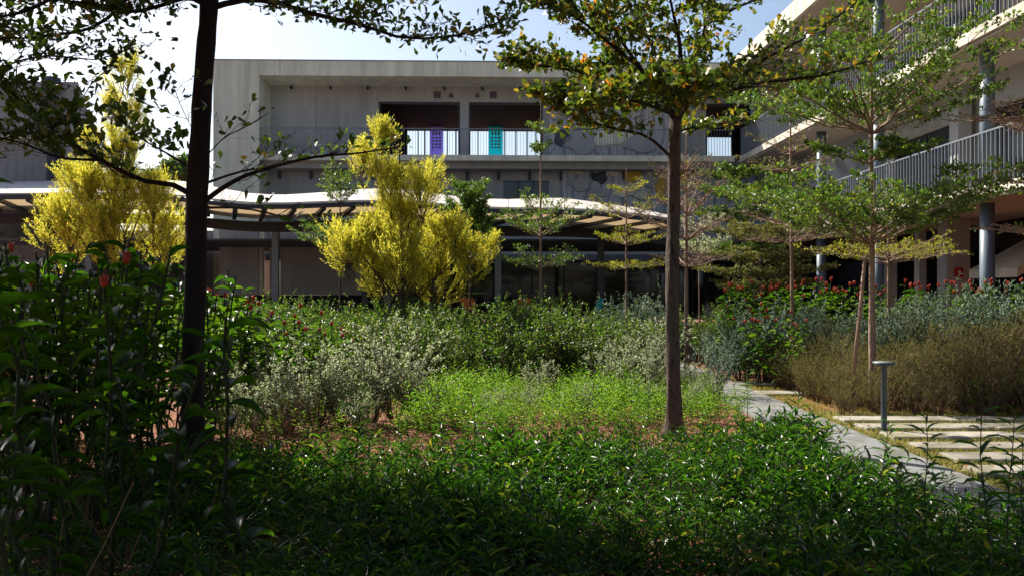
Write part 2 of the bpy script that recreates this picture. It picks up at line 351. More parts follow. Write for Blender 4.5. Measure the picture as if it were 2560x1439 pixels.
# the buildings' own frame: u to the right along the far facade, v away from us along the gallery wing
TT = 0.0258; CT = 1 / math.sqrt(1 + TT * TT); ST = TT * CT
def B(u, v, z): return (u * CT - v * ST, u * ST + v * CT, z)
def ub(px, v): k = (px - 1280) / F; return v * (k + TT) / (1 - k * TT)
def zb(py, u, v): return EYE + (HZ - py) / F * (v * CT + u * ST)
def bb(g, u0, u1, v0, v1, z0, z1): g.box((u0, v0, z0), (u1, v1, z1), fn=B); return g
def wall_with_holes(g, u0, u1, v0, v1, z0, z1, holes):
    us = sorted({u0, u1, *[h[0] for h in holes], *[h[1] for h in holes]}); zs = sorted({z0, z1, *[h[2] for h in holes], *[h[3] for h in holes]})
    us = [u for u in us if u0 <= u <= u1]; zs = [z for z in zs if z0 <= z <= z1]
    for i in range(len(us) - 1):
        um = (us[i] + us[i + 1]) / 2; run = None
        for j in range(len(zs) - 1):
            zm = (zs[j] + zs[j + 1]) / 2
            solid = not any(h[0] < um < h[1] and h[2] < zm < h[3] for h in holes)
            if solid: run = (zs[j] if run is None else run[0], zs[j + 1])
            if (not solid or j == len(zs) - 2) and run: bb(g, us[i], us[i + 1], v0, v1, run[0], run[1]); run = None
def part(name, parent, mat, *boxes, smooth=False):
    g = G()
    for b in boxes: bb(g, *b)
    return obj(name, g, MT[mat], parent, smooth)

# ================================================================== THE SETTING
n = 90
xs = np.concatenate([[-400, -150, -60], np.linspace(-30, 30, n), [60, 150, 400]]); ys = np.concatenate([[-200, -40], np.linspace(-5, 45, n), [90, 200, 500]])
X, Y = np.meshgrid(xs, ys); Zg = 0.03 * np.sin(X * 1.7 + 1.3 * np.sin(Y)) * np.cos(Y * 1.3) - 0.035
Zg = np.where((X > 2.6) & (Y > 0), -0.012, Zg)
Vv = np.stack([X, Y, Zg], -1).reshape(-1, 3); nx = len(xs); ny = len(ys)
i = np.arange(ny - 1)[:, None] * nx + np.arange(nx - 1)[None]; qd = np.stack([i, i + 1, i + nx + 1, i + nx], -1).reshape(-1, 4)
g = G().add(Vv, quads=qd); struct('ground', g, MT['soil'], smooth=True)

# garden path: one straight strip of grey concrete in long bays
path = bpy.data.objects.new('garden_path', None); COL.objects.link(path); path['kind'] = 'structure'; path.location = (3.5, 12, 0)
y = 1.0; k = 0
while y < 29:
    L = 2.9; g = G()
    x0a, x1a = 3.2, 4.03
    g.hexa([[x0a + .004 * y, y, -.1], [x1a + .004 * y, y, -.1], [x1a + .004 * (y + L), y + L - .012, -.1], [x0a + .004 * (y + L), y + L - .012, -.1],
            [x0a + .004 * y, y, .035], [x1a + .004 * y, y, .035], [x1a + .004 * (y + L), y + L - .012, .035], [x0a + .004 * (y + L), y + L - .012, .035]])
    obj('path_bay', g, MT['path'], path); y += L; k += 1

# stepping slabs set in grass to the right of the path
pav = bpy.data.objects.new('paved_lawn', None); COL.objects.link(pav); pav['kind'] = 'structure'; pav.location = (5.5, 9, 0)
g = G(); g.box((4.1, 1.5, -.09), (9.5, 12.0, -.004)); obj('lawn_soil', g, MT['lawn_soil'], pav)
slabs = []
def bevel_slab(x0, x1, y0, y1, zt, rz=0):
    g = G(); c = .012; z0 = -.03; cx, cy_ = (x0 + x1) / 2, (y0 + y1) / 2
    P = []
    for (ins, z) in ((0, z0), (0, zt - c), (c, zt)):
        for (a, b) in ((x0 + ins, y0 + ins), (x1 - ins, y0 + ins), (x1 - ins, y1 - ins), (x0 + ins, y1 - ins)):
            dx, dy = a - cx, b - cy_; P.append([cx + dx * math.cos(rz) - dy * math.sin(rz), cy_ + dx * math.sin(rz) + dy * math.cos(rz), z])
    q = [[8, 9, 10, 11]]
    for r_ in (0, 4):
        for j in range(4): q.append([r_ + j, r_ + (j + 1) % 4, r_ + 4 + (j + 1) % 4, r_ + 4 + j])
    g.add(P, quads=q); return g
for r_, yc in enumerate(np.arange(2.6, 11.2, 0.66)):
    x = 4.30 + rng.uniform(-.04, .08)
    while x < 9:
        L = rng.uniform(1.35, 1.6)
        g = bevel_slab(x, x + L, yc - .19, yc + .19, 0.035 + rng.uniform(-.006, .006), rng.uniform(-.012, .012))
        obj('paver', g, MT['paver'], pav); slabs.append((x, x + L, yc - .19, yc + .19)); x += L + .06
for (px, py) in ((1880, 961), (1960, 985)):
    D = 3519 / (py - HZ); x = gx(px, D); g = bevel_slab(x - .45, x + .45, D - .25, D + .25, .04); obj('paver', g, MT['paver'], pav); slabs.append((x - .45, x + .45, D - .25, D + .25))

# grass growing between the slabs
N = 90000; P = np.stack([rng.uniform(4.05, 8.6, N), rng.uniform(2.2, 16.0, N), np.zeros(N)], -1)
keep = np.ones(N, bool)
for (a, b, c, d) in slabs: keep &= ~((P[:, 0] > a + .01) & (P[:, 0] < b - .01) & (P[:, 1] > c + .01) & (P[:, 1] < d - .01))
keep &= ~((P[:, 1] > 11.3) & (P[:, 0] > 4.5) & (rng.random(N) < .5))
keep &= (np.sin(P[:, 0] * 5) * np.cos(P[:, 1] * 4.3 + 1) + rng.normal(0, .5, N)) > -1.05
P = P[keep]; n_ = len(P); g = G()
d = np.stack([rng.normal(0, .8, n_), rng.normal(0, .8, n_), np.ones(n_) * .9], -1)
scatter(g, 'blade', P, d, rng.normal(0, 1, (n_, 3)), rng.uniform(.03, .075, n_), rng.uniform(.005, .011, n_))
tag(obj('lawn_grass', g, MT['grass']), 'short yellow green grass growing in the joints between the paving slabs', 'grass', kind='stuff')

# mulch chips on the bare red strip and under the left bed
N = 30000
P = np.stack([rng.uniform(-6, 3.0, N), rng.uniform(2.5, 13.5, N), rng.uniform(-.03, .02, N)], -1)
g = G(); d = rng.normal(0, 1, (N, 3)); d[:, 2] *= .25
scatter(g, 'diamond', P, d, np.tile([0, 0, 1.], (N, 1)) + rng.normal(0, .35, (N, 3)), rng.uniform(.02, .055, N), rng.uniform(.012, .03, N))
tag(obj('mulch', g, MT['mulch']), 'reddish bark mulch scattered on the bare soil strip', 'mulch', kind='stuff')

# terrace in front of the far building
g = G(); bb(g, -26, 9.9, 22.5, 33.6, -.2, .55); struct('terrace', g, MT['plaster'])

# ================================================================== FAR BUILDING
V0 = 34.6; U0 = ub(533, V0); U1 = ub(648, V0)
bld = thing('concrete_building', 'long flat roofed grey concrete building with recessed upper gallery across the back', 'building', B(0, V0, 0))
part('roof_slab', bld, 'concrete', (U0, 26, V0, 46, 10.45, 11.05))
part('side_pier', bld, 'concrete', (U0, U1, V0, 36.9, 0, 7.9)), part('side_pier', bld, 'concrete', (U0 + .0, U1, V0 + .004, 36.9, 7.91, 10.45))
part('gallery_slab', bld, 'concrete', (U1, 10.0, V0 + .02, 36.4, 7.05, 7.28))
part('slab_beam', bld, 'plaster', (U1, 10.0, V0 + .5, 36.0, 6.80, 7.05))
VW = 36.4
h1 = (ub(947, VW), ub(1150, VW)); h2 = (ub(1172, VW), ub(1357, VW)); ztop = zb(256, 0, VW)
h3 = (ub(1765, VW), ub(1885, VW))
g = G(); wall_with_holes(g, U1, 22, VW, VW + .3, 7.05, 10.45, [(h1[0], h1[1], 7.28, ztop), (h2[0], h2[1], 7.28, ztop), (h3[0], h3[1], 7.28, ztop)])
obj('gallery_wall', g, MT['plaster'], bld)
for h in (h1, h2, h3):     # window frames and see-through room
    g = G()
    bb(g, h[0] + .002, h[0] + .07, VW + .05, VW + .15, 7.285, ztop - .002); bb(g, h[1] - .07, h[1] - .002, VW + .05, VW + .15, 7.285, ztop - .002)
    bb(g, h[0] + .07, h[1] - .07, VW + .05, VW + .15, ztop - .09, ztop - .002)
    w = obj('window_frame', g, MT['dark_steel'], bld)
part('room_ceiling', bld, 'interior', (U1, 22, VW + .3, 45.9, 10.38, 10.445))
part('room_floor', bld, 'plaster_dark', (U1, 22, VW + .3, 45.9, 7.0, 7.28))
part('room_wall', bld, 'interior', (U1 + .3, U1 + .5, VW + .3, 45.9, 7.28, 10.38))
VF = 45.0
fo = (ub(1018, VF), ub(1362, VF))
g = G(); wall_with_holes(g, U1 + .5, 22, VF, VF + .2, 7.28, 10.38, [(fo[0], fo[1], 7.4, zb(322, 0, VF)), (ub(1690, VF), ub(1830, VF), 7.4, zb(340, 0, VF))])
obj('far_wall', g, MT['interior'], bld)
g = G()
for px in (1045, 1062, 1118, 1140, 1195, 1262, 1290, 1318, 1340): u = ub(px, VF); bb(g, u - .03, u + .03, VF + .05, VF + .12, 7.4, zb(322, 0, VF))
tag(obj('far_mullions', g, MT['dark_steel'], bld), kind='stuff')
bn = part('banner', bld, 'violet', (ub(1075, 44.6), ub(1108, 44.6), 44.6, 44.61, 7.3, zb(300, 0, 44.6))); bn['label'] = 'violet window banner with pale grid'
bt = part('banner', bld, 'turq', (ub(1221, 44.6), ub(1257, 44.6), 44.6, 44.61, 7.3, zb(300, 0, 44.6))); bt['label'] = 'turquoise window banner with pale grid'
for bo, pc in ((bn, 1091), (bt, 1239)):
    g = G()
    for r_ in range(4):
        for c_ in range(3):
            u = ub(pc - 9 + c_ * 9, 44.55); z = zb(345 + r_ * 8, u, 44.55); bb(g, u - .06, u + .06, 44.57, 44.575, z - .045, z + .045)
    for c_ in range(3): u = ub(pc - 8 + c_ * 8, 44.55); z = zb(334, u, 44.55); bb(g, u - .05, u + .05, 44.57, 44.575, z - .09, z + .09)
    o = obj('printed_grid', g, MT['white'], bld); o['kind'] = 'stuff'
for px in (790, 945):
    u = ub(px, VW); part('panel_joint', bld, 'plaster_dark', (u - .008, u + .008, VW - .004, VW - .001, 7.30, 10.43))
for px in (700, 1145, 1420, 1690):
    u = ub(px, V0); part('panel_joint', bld, 'plaster_dark', (u - .008, u + .008, V0 - .004, V0 - .001, 10.46, 11.04))
part('roof_flashing', bld, 'steel', (U0 - .02, 26, V0 - .03, V0 + .3, 11.055, 11.085))
# conduit and spotlights under the soffit
zc = zb(214, 0, VW - .15)
g = G(); a = B(U1, VW - .12, zc); b_ = B(14, VW - .12, zc); g.tube([a, b_], .022, 6); obj('conduit', g, MT['dark_steel'], bld)
g0 = G(); g0.tube([[0, 0, 0], [0, 0, -.12]], .02, 6); g0.tube([[0, 0, -.10], [.03, -.10, -.20]], .055, 8)
me = mesh('spotlight', g0, MT['dark_steel'])
for px in (728, 826, 919, 1014, 1110, 1205, 1300, 1393, 1480):
    o = obj('spotlight', me, None, bld, world=False); o.location = Vector(B(ub(px, VW - .12), VW - .12, zc)) - bld.location
for px, s_ in ((1093, .15), (1128, .085), (1193, .085), (1233, .15)):
    u = ub(px, VW); z = zb(238 + (2 if s_ < .1 else 0), u, VW); g = G(); bb(g, u - s_, u + s_, VW - .03, VW - .003, z - s_ * .95, z + s_ * .95)
    for k in range(5): bb(g, u - s_ * .85, u + s_ * .85, VW - .05, VW - .031, z - s_ * .8 + k * s_ * .38, z - s_ * .68 + k * s_ * .38)
    obj('vent_grille', g, MT['plaster_dark'], bld)
# first floor wall with window
V1 = 36.0
w1 = (ub(1258, V1), ub(1372, V1), 4.9, zb(452, 0, V1))
g = G(); wall_with_holes(g, U1, 22, V1, V1 + .3, 3.3, 6.8, [w1, (ub(700, V1), ub(790, V1), 4.9, 5.2)]); obj('lower_wall', g, MT['plaster'], bld)
part('window_glass', bld, 'glass', (w1[0] + .003, w1[1] - .003, V1 + .15, V1 + .17, w1[2] + .003, w1[3] - .003))
g = G()
for px in (1296, 1334): u = ub(px, V1); bb(g, u - .03, u + .03, V1 + .08, V1 + .145, w1[2] + .003, w1[3] - .003)
obj('window_mullion', g, MT['dark_steel'], bld)
g = G()
for px in np.arange(700, 1780, 78): u = ub(px, V1); bb(g, u - .05, u + .05, V1 - .14, V1 - .003, 6.45, 6.78)
obj('lower_spotlights', g, MT['dark_steel'], bld)['kind'] = 'stuff'
# ground floor glazing behind the terrace
V2 = 35.6
edges = [ub(p, V2) for p in (830, 900, 970, 1040, 1110, 1180, 1250, 1330, 1410, 1490, 1570, 1650, 1730, 1810, 1880)]
for a, b_ in zip(edges[:-1], edges[1:]): part('glass_pane', bld, 'glass', (a + .03, b_ - .03, V2, V2 + .02, .6, 3.28))
g = G()
for e in edges: bb(g, e - .03, e + .03, V2 - .05, V2 + .06, .56, 3.29)
obj('glazing_post', g, MT['dark_steel'], bld)
part('ceiling_band', bld, 'plaster_dark', (U0, 22, V0 + .9, V1, 3.05, 3.3))
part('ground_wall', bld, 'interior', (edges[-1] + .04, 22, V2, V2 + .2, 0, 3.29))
part('link_wall', bld, 'plaster_low', (ub(150, 34.7), U0 - .003, V0 + .1, V0 + .3, 0, 4.2))
# light wall panels of the ground floor, left
VP = 31.5
zt = zb(560, -8, VP); z0 = zb(737, -8, VP)
for a, b_, m_ in ((548, 646, 'plaster'), (648, 657, 'concrete'), (674, 686, 'plaster'), (700, 905, 'plaster')):
    part('wall_panel', bld, m_, (ub(a, VP), ub(b_, VP), VP, VP + .2, z0, zt))
part('wall_base', bld, 'interior', (ub(520, VP), ub(905, VP), VP + .03, VP + .18, .56, z0 - .003))
part('wall_return', bld, 'plaster_dark', (ub(905, VP), ub(905, VP) + .2, VP, V2, .56, 3.3))
# relief mural on both storeys
g = G(); bb(g, ub(1372, VW), ub(1700, VW), VW - .09, VW - .003, 7.285, zb(225, 0, VW)); obj('relief_mural', g, MT['mural'], bld)
g = G(); bb(g, ub(1405, V1), ub(1880, V1), V1 - .1, V1 - .003, 4.3, zb(415, 4, V1)); obj('relief_mural', g, MT['mural'], bld)
def blob(cx, cz, ru, rz_, v, th, seed, mat_, name):
    r2 = np.random.default_rng(seed); n = 22; a = np.linspace(0, 2 * math.pi, n, endpoint=False)
    rr = 1 + .16 * np.sin(3 * a + r2.uniform(0, 6)) + .1 * np.sin(5 * a + r2.uniform(0, 6))
    P = []
    for (vv, s) in ((v, 1.0), (v - th * .6, .97), (v - th, .88)): P += [B(cx + ru * s * rr[i] * math.cos(a[i]), vv, cz + rz_ * s * rr[i] * math.sin(a[i])) for i in range(n)]
    P.append(B(cx, v - th, cz)); q = []
    for k in range(2): q += [[k * n + j, k * n + (j + 1) % n, (k + 1) * n + (j + 1) % n, (k + 1) * n + j] for j in range(n)]
    g = G().add(P, tris=[[2 * n + j, 2 * n + (j + 1) % n, 3 * n] for j in range(n)], quads=q)
    return obj(name, g, MT[mat_], bld)
for k, (px, py, rx, ry, m_) in enumerate(((1405, 345, 22, 22, 'dark_steel'), (1450, 355, 40, 35, 'plaster'), (1530, 330, 48, 40, 'concrete'), (1600, 360, 40, 26, 'plaster'), (1398, 290, 22, 14, 'plaster'))):
    u = ub(px, VW); blob(u, zb(py, u, VW), rx / F * VW, ry / F * VW, VW - .1, .07, 20 + k, m_, 'relief_shape')
for k, (px, py, rx, ry, m_) in enumerate(((1430, 426, 28, 11, 'concrete'), (1450, 462, 30, 18, 'plaster'), (1500, 445, 18, 15, 'dark_steel'), (1530, 430, 20, 14, 'concrete'), (1578, 437, 22, 20, 'ochre'), (1620, 450, 20, 24, 'plaster'),
                                      (1650, 470, 14, 30, 'ochre'), (1700, 440, 26, 24, 'ochre'), (1560, 480, 30, 16, 'concrete'), (1490, 485, 24, 14, 'plaster'), (1740, 455, 22, 20, 'plaster'), (1600, 488, 20, 12, 'concrete'))):
    u = ub(px, V1); blob(u, zb(py, u, V1), rx / F * V1, ry / F * V1, V1 - .1, .06 + .02 * (k % 3), 40 + k, m_, 'relief_shape')
# gallery railing: thin bars, too small to pick apart
g = G(); u = U1 + .06
while u < 9.95: bb(g, u - .006, u + .006, V0 + .07, V0 + .10, 7.285, 8.33); u += .115
gr = obj('railing_bars', g, MT['rail'], bld); gr['kind'] = 'stuff'
part('handrail', bld, 'rail', (U1, 10.0, V0 + .06, V0 + .11, 8.33, 8.37))

# ================================================================== GALLERY WING ON THE RIGHT
wing = thing('gallery_wing', 'right hand building with open galleries, blue grey round columns and railings', 'building', B(10.2, 25, 0))
EU = 10.2; WU = 12.1
part('roof_slab', wing, 'cream', (EU - .25, 22, 2, V0 - .003, 10.62, 11.25)); 
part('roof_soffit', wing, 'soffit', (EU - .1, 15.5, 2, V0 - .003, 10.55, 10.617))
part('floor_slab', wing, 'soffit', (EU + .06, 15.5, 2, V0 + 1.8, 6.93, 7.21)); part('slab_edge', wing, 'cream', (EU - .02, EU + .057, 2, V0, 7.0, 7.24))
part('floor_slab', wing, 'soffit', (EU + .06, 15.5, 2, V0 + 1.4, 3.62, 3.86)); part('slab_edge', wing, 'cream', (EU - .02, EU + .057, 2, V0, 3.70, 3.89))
# back walls with dark openings, per storey
def wing_wall(name, uu, z0, z1, holes, m_):
    g = G(); vs = sorted({2.0, V0 - .01, *[h[0] for h in holes], *[h[1] for h in holes]})
    for a, b_ in zip(vs[:-1], vs[1:]):
        mid = (a + b_) / 2; hh = [h for h in holes if h[0] < mid < h[1]]
        if hh:
            h = hh[0]
            if h[2] > z0: bb(g, uu, uu + .25, a, b_, z0, h[2])
            if h[3] < z1: bb(g, uu, uu + .25, a, b_, h[3], z1)
        else: bb(g, uu, uu + .25, a, b_, z0, z1)
    return obj(name, g, MT[m_], wing)
up = [(a, a + 3.4, 7.9, 9.9) for a in (4.0, 8.6, 13.2, 17.8, 22.4, 27.0)]
lo = [(a, a + 3.4, 3.95, 6.15) for a in (4.2, 8.8, 13.4, 17.4, 22.0)]
gd = [(a, a + 4.2, 0, 2.9) for a in (5.0, 10.6, 16.2, 20.6, 25.6, 30.0)]
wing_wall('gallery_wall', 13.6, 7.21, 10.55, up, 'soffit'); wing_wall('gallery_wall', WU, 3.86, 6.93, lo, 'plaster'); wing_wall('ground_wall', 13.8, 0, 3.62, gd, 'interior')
for hs, uu in ((up, 13.75), (lo, WU + .15)):
    for h in hs:
        wdw = part('window', wing, 'dark_steel', (uu, uu + .06, h[0] + .002, h[0] + .08, h[2] + .002, h[3] - .002), (uu, uu + .06, h[1] - .08, h[1] - .002, h[2] + .002, h[3] - .002), (uu, uu + .06, h[0] + 1.66, h[0] + 1.74, h[2] + .002, h[3] - .002))
        g = G(); bb(g, uu + .02, uu + .04, h[0] + .08, h[0] + 1.66, h[2] + .004, h[3] - .004); bb(g, uu + .02, uu + .04, h[0] + 1.74, h[1] - .08, h[2] + .004, h[3] - .004)
        g.v = [v - np.array(wing.location) for v in g.v]; po = obj('pane', g, MT['glass'], wdw, world=False)
part('inner_wall', wing, 'interior', (15.5, 15.7, 2, V0, 0, 10.5))
g = G(); bb(g, WU - .06, WU - .003, 25.2, 33.8, 3.95, 6.6); obj('relief_mural', g, MT['mural'], wing)
# round steel columns
cv = (34.75, 27.6, 23.5, 18.3, 13.2)
for v in cv:
    for (z0, z1) in ((0, 3.62), (3.863, 6.927), (7.213, 10.547)):
        c = B(EU + .62, v, 0); g = G(); g.tube([[c[0], c[1], z0], [c[0], c[1], z1]], .15, 20); obj('column', g, MT['steel'], wing, smooth=True)
# ground floor piers
for (px, w_, d_) in ((2243, .34, .5), (2402, .62, .5), (2330, .2, .3)):
    v = 12.3 * F / (px - 1225); part('pier', wing, 'plaster', (12.1, 12.1 + w_, v, v + d_, 0, 3.62))
# first floor pier
part('pier', wing, 'plaster', (11.62, 11.97, 20.9, 21.3, 3.863, 6.927))
# railings: each upright is its own piece
gm = G(); V3 = [B(EU + .02 + a, b_, c) for (a, b_, c) in ((-.02, -.008, 0), (.02, -.008, 0), (.02, .008, 0), (-.02, .008, 0), (-.02, -.008, 1.08), (.02, -.008, 1.08), (.02, .008, 1.08), (-.02, .008, 1.08))]
base = np.array(B(EU + .02, 0, 0)); gm.hexa([np.array(p) - base for p in V3]); mb = mesh('baluster', gm, MT['rail'])
for zf in (3.892, 7.242):
    for v in np.arange(13.6, V0 - .05, .147):
        p = B(EU + .02, v, zf); o = obj('baluster', mb, None, wing, world=False); o.location = Vector(p) - wing.location
    part('handrail', wing, 'rail', (EU - .005, EU + .045, 4, V0, zf + 1.082, zf + 1.115))
# sloping stair slab, lower right
v = 21.0
P = [B(12.3, 19.6, zb(695, 12, v)), B(12.3, 21.6, zb(695, 12, v)), B(17, 21.6, 4.6), B(17, 19.6, 4.6)]
P = P + [tuple(np.array(p) + np.array([0, 0, .22])) for p in P]; g = G().hexa([P[k] for k in (0, 3, 2, 1, 4, 7, 6, 5)]); obj('stair_slab', g, MT['cream'], wing)
g = G()
for k in range(26): c = B(12.6 + k * .17, 19.7, 0); z = 2.2 + k * .1; g.box((c[0] - .012, c[1] - .012, z), (c[0] + .012, c[1] + .012, z + 1.0))
obj('stair_bars', g, MT['rail'], wing)['kind'] = 'stuff'
# fire alarm box on the pier
v = 12.3 * F / (2402 - 1225); c = B(12.1, v, 0); cz = zb(681, 12.3, v)
al = thing('fire_call_box', 'small red square call box on the grey ground floor pier', 'fire alarm', (c[0] + .31, c[1] - .05, cz))
g = G(); g.box((c[0] + .18, c[1] - .09, cz - .12), (c[0] + .38, c[1] - .01, cz + .12)); obj('housing', g, MT['red_paint'], al)
g = G(); g.tube([[c[0] + .28, c[1] - .092, cz + .01], [c[0] + .28, c[1] - .105, cz + .01]], .04, 12); obj('button', g, MT['white'], al)

# ================================================================== LEFT BUILDING
lb = thing('annex_building', 'shaded grey annex at far left with chamfered roof corner and rain pipe', 'building', at(80, HZ, 30) * [1, 1, 0])
YL = 30.0
def pl(px, py): return (gx(px, YL), EYE + (HZ - py) / F * YL)
prof = [pl(-420, 800), pl(236, 800), pl(236, 335), pl(196, 206), pl(-420, 202)]
n = 5; P = [(x, YL + .0015 * x, z) for x, z in prof] + [(x * 1.3 - .3, YL + 9, z) for x, z in prof]
g = G().add(P, tris=[[0, 1, 2], [0, 2, 3], [0, 3, 4], [7, 6, 5], [8, 7, 5], [9, 8, 5]], quads=[[j, j + 5, (j + 1) % 5 + 5, (j + 1) % 5] for j in range(5)])
obj('wall', g, MT['plaster_low'], lb)
x0, z0 = pl(-420, 352); x1, z1 = pl(150, 344); g = G(); g.box((x0, YL - .5, z0), (x1, YL - .04, z1)); obj('ledge', g, MT['concrete'], lb)
x, z = pl(140, 700); zt = pl(140, 245)[1]; g = G(); g.box((x - .15, YL - .32, z), (x + .15, YL - .06, zt)); obj('rain_pipe', g, MT['dark_steel'], lb)
g = G(); g.lathe([(0.02, zt), (.16, zt + .02), (.33, zt + .35), (.30, zt + .62), (.05, zt + .66)], (x, YL - .3, 0), 12); obj('pipe_hopper', g, MT['dark_steel'], lb, smooth=True)
x0, z0 = pl(-420, 450); x1, z1 = pl(-420, 350); g = G(); g.box((x0, YL - .03, z0 - 2.5), (gx(125, YL), YL - .02, z0)); 
obj('lower_band', g, MT['plaster_low'], lb)

# ================================================================== CURVED CANOPY OVER THE TERRACE
cpy = thing('terrace_canopy', 'wavy pale roofed canopy on steel columns over the terrace with tan ceiling panels', 'canopy', (0, 25, 0.55))
CX = np.array([-420, 0, 235, 400, 480, 560, 640, 720, 820, 930, 1040, 1130, 1250, 1400, 1500, 1600, 1700])
CY = np.array([480, 482, 481, 483, 490, 500, 506, 506, 502, 499, 503, 511, 518, 519, 524, 534, 548])      # eave line, photo rows
BY = np.array([450, 455, 451, 448, 456, 472, 486, 487, 480, 471, 476, 490, 499, 494, 507, 521, 545])      # back edge, photo rows
DE = 25.8; DB = 29.5
pxs = np.linspace(-400, 1690, 46)
ze = EYE + (HZ - np.interp(pxs, CX, CY)) / F * DE; zbk = EYE + (HZ - np.interp(pxs, CX, BY)) / F * DB
xe = gx(pxs, DE)
for i in range(0, 45, 3):
    j = min(i + 3, 45); g = G()
    for k in range(i, j):
        g.hexa([[xe[k], DE, ze[k] - .05], [xe[k + 1] - (.012 if k == j - 1 else 0), DE, ze[k + 1] - .05], [xe[k + 1] * DB / DE - (.012 if k == j - 1 else 0), DB, zbk[k + 1] - .05], [xe[k] * DB / DE, DB, zbk[k] - .05],
                [xe[k], DE, ze[k]], [xe[k + 1] - (.012 if k == j - 1 else 0), DE, ze[k + 1]], [xe[k + 1] * DB / DE - (.012 if k == j - 1 else 0), DB, zbk[k + 1]], [xe[k] * DB / DE, DB, zbk[k]]])
    obj('roof_sheet', g, MT['roof'], cpy)
# pergola strip in front of the roof: curved edge beam, rafters and tan panels
DF = 23.6
def zf_(px): return EYE + (HZ - (np.interp(px, CX, CY) + 7)) / F * DF
g = G()
for k in range(45):
    a, b_ = pxs[k], pxs[k + 1]; za, zb_ = zf_(a), zf_(b_)
    g.hexa([[gx(a, DF), DF - .08, za - .11], [gx(b_, DF), DF - .08, zb_ - .11], [gx(b_, DF), DF + .04, zb_ - .11], [gx(a, DF), DF + .04, za - .11], [gx(a, DF), DF - .08, za], [gx(b_, DF), DF - .08, zb_], [gx(b_, DF), DF + .04, zb_], [gx(a, DF), DF + .04, za]])
obj('edge_beam', g, MT['dark_steel'], cpy)
DR = 26.9
pp = np.arange(-380, 1700, 74)
for k, a in enumerate(pp):
    z = zf_(a) - .07; sk = -1.1
    xa = gx(a, DF); g = G()
    g.hexa([[xa, DF, z - .1], [xa + .13, DF, z - .1], [xa + .13 + sk, DR, z - .1], [xa + sk, DR, z - .1], [xa, DF, z + .04], [xa + .13, DF, z + .04], [xa + .13 + sk, DR, z + .04], [xa + sk, DR, z + .04]])
    obj('rafter', g, MT['dark_steel'], cpy)
    if a < 1650 and not (440 < a < 500):
        xb = gx(a + 74, DF); z2 = zf_(a + 74) - .07; g = G()
        g.hexa([[xa + .132, DF + .05, z - .015], [xb - .002, DF + .05, z2 - .015], [xb - .002 + sk, DR - .05, z2 - .015], [xa + .132 + sk, DR - .05, z - .015], [xa + .132, DF + .05, z], [xb - .002, DF + .05, z2], [xb - .002 + sk, DR - .05, z2], [xa + .132 + sk, DR - .05, z]])
        obj('ceiling_panel', g, MT['panel'], cpy)
g = G()
for k in range(45):
    a, b_ = pxs[k], pxs[k + 1]; za, zb_ = zf_(a) - .18, zf_(b_) - .18
    g.hexa([[gx(a, DR), DR, za - .32], [gx(b_, DR), DR, zb_ - .32], [gx(b_, DR), DR + .12, zb_ - .32], [gx(a, DR), DR + .12, za - .32], [gx(a, DR), DR, za], [gx(b_, DR), DR, zb_], [gx(b_, DR), DR + .12, zb_], [gx(a, DR), DR + .12, za]])
obj('back_beam', g, MT['dark_steel'], cpy)
part('dark_ceiling', cpy, 'plaster_dark', (U0 - 9, 9.8, 27.6, 34.5, 3.36, 3.42))
for px in (225, 690, 968, 1245, 1502):
    x = gx(px, DR - .1); g = G(); g.box((x - .1, DR - .22, .55), (x + .1, DR - .02, zf_(px) - .52)); obj('column', g, MT['steel'] if px != 1502 else MT['dark_steel'], cpy)

# ================================================================== TERRACE FURNITURE
def lounge(px, py_seat, D, m_, label, rz=0.0):
    x = gx(px, D); t = thing('lounge_chair', label, 'chair', (x, D, .55)); t.rotation_euler = (0, 0, rz)
    g = G(); g.box((-.32, -.3, .36), (.32, .3, .46)); obj('seat_cushion', g, MT['white'], t, world=False)
    g = G(); g.hexa([[.22, -.3, .44], [.36, -.3, .44], [.36, .3, .44], [.22, .3, .44], [.42, -.3, .98], [.52, -.3, .98], [.52, .3, .98], [.42, .3, .98]]); obj('backrest', g, m_, t, world=False)
    for sx in (-.28, .3):
        for sy in (-.27, .27): g = G(); g.tube([[sx, sy, 0], [sx * .95, sy, .37]], .018, 6); obj('leg', g, MT['dark_steel'], t, world=False)
    for sy in (-.33, .33): g = G(); g.box((-.3, sy - .025, .58), (.36, sy + .025, .62)); obj('armrest', g, MT['dark_steel'], t, world=False)
    return t
lounge(1462, 770, 24.6, MT['turq_fabric'], 'turquoise backed lounge chair with pale seat under the canopy')
lounge(1280, 750, 26.0, MT['orange_fabric'], 'orange backed lounge chair beside the canopy column', .5)
lounge(1200, 752, 25.2, MT['orange_fabric'], 'orange backed lounge chair left of the canopy column behind hedge', 2.6)
for px, py, D, lb_ in ((1190, 731, 26.5, 'upper green round table top behind the golden tree'), (1226, 760, 24.4, 'lower green round table standing in front of the canopy column')):
    x = gx(px, D); z = EYE + (HZ - py) / F * D; t = thing('round_table', lb_, 'table', (x, D, .55))
    g = G(); g.lathe([(0.001, z - .55), (.33, z - .55), (.33, z - .58), (.001, z - .58)], (0, 0, 0), 20); obj('table_top', g, MT['green_paint'], t, world=False)
    g = G(); g.lathe([(.22, 0), (.22, .02), (.03, .04), (.025, z - .582), (.05, z - .581)], (0, 0, 0), 12); obj('pedestal', g, MT['dark_steel'], t, world=False)

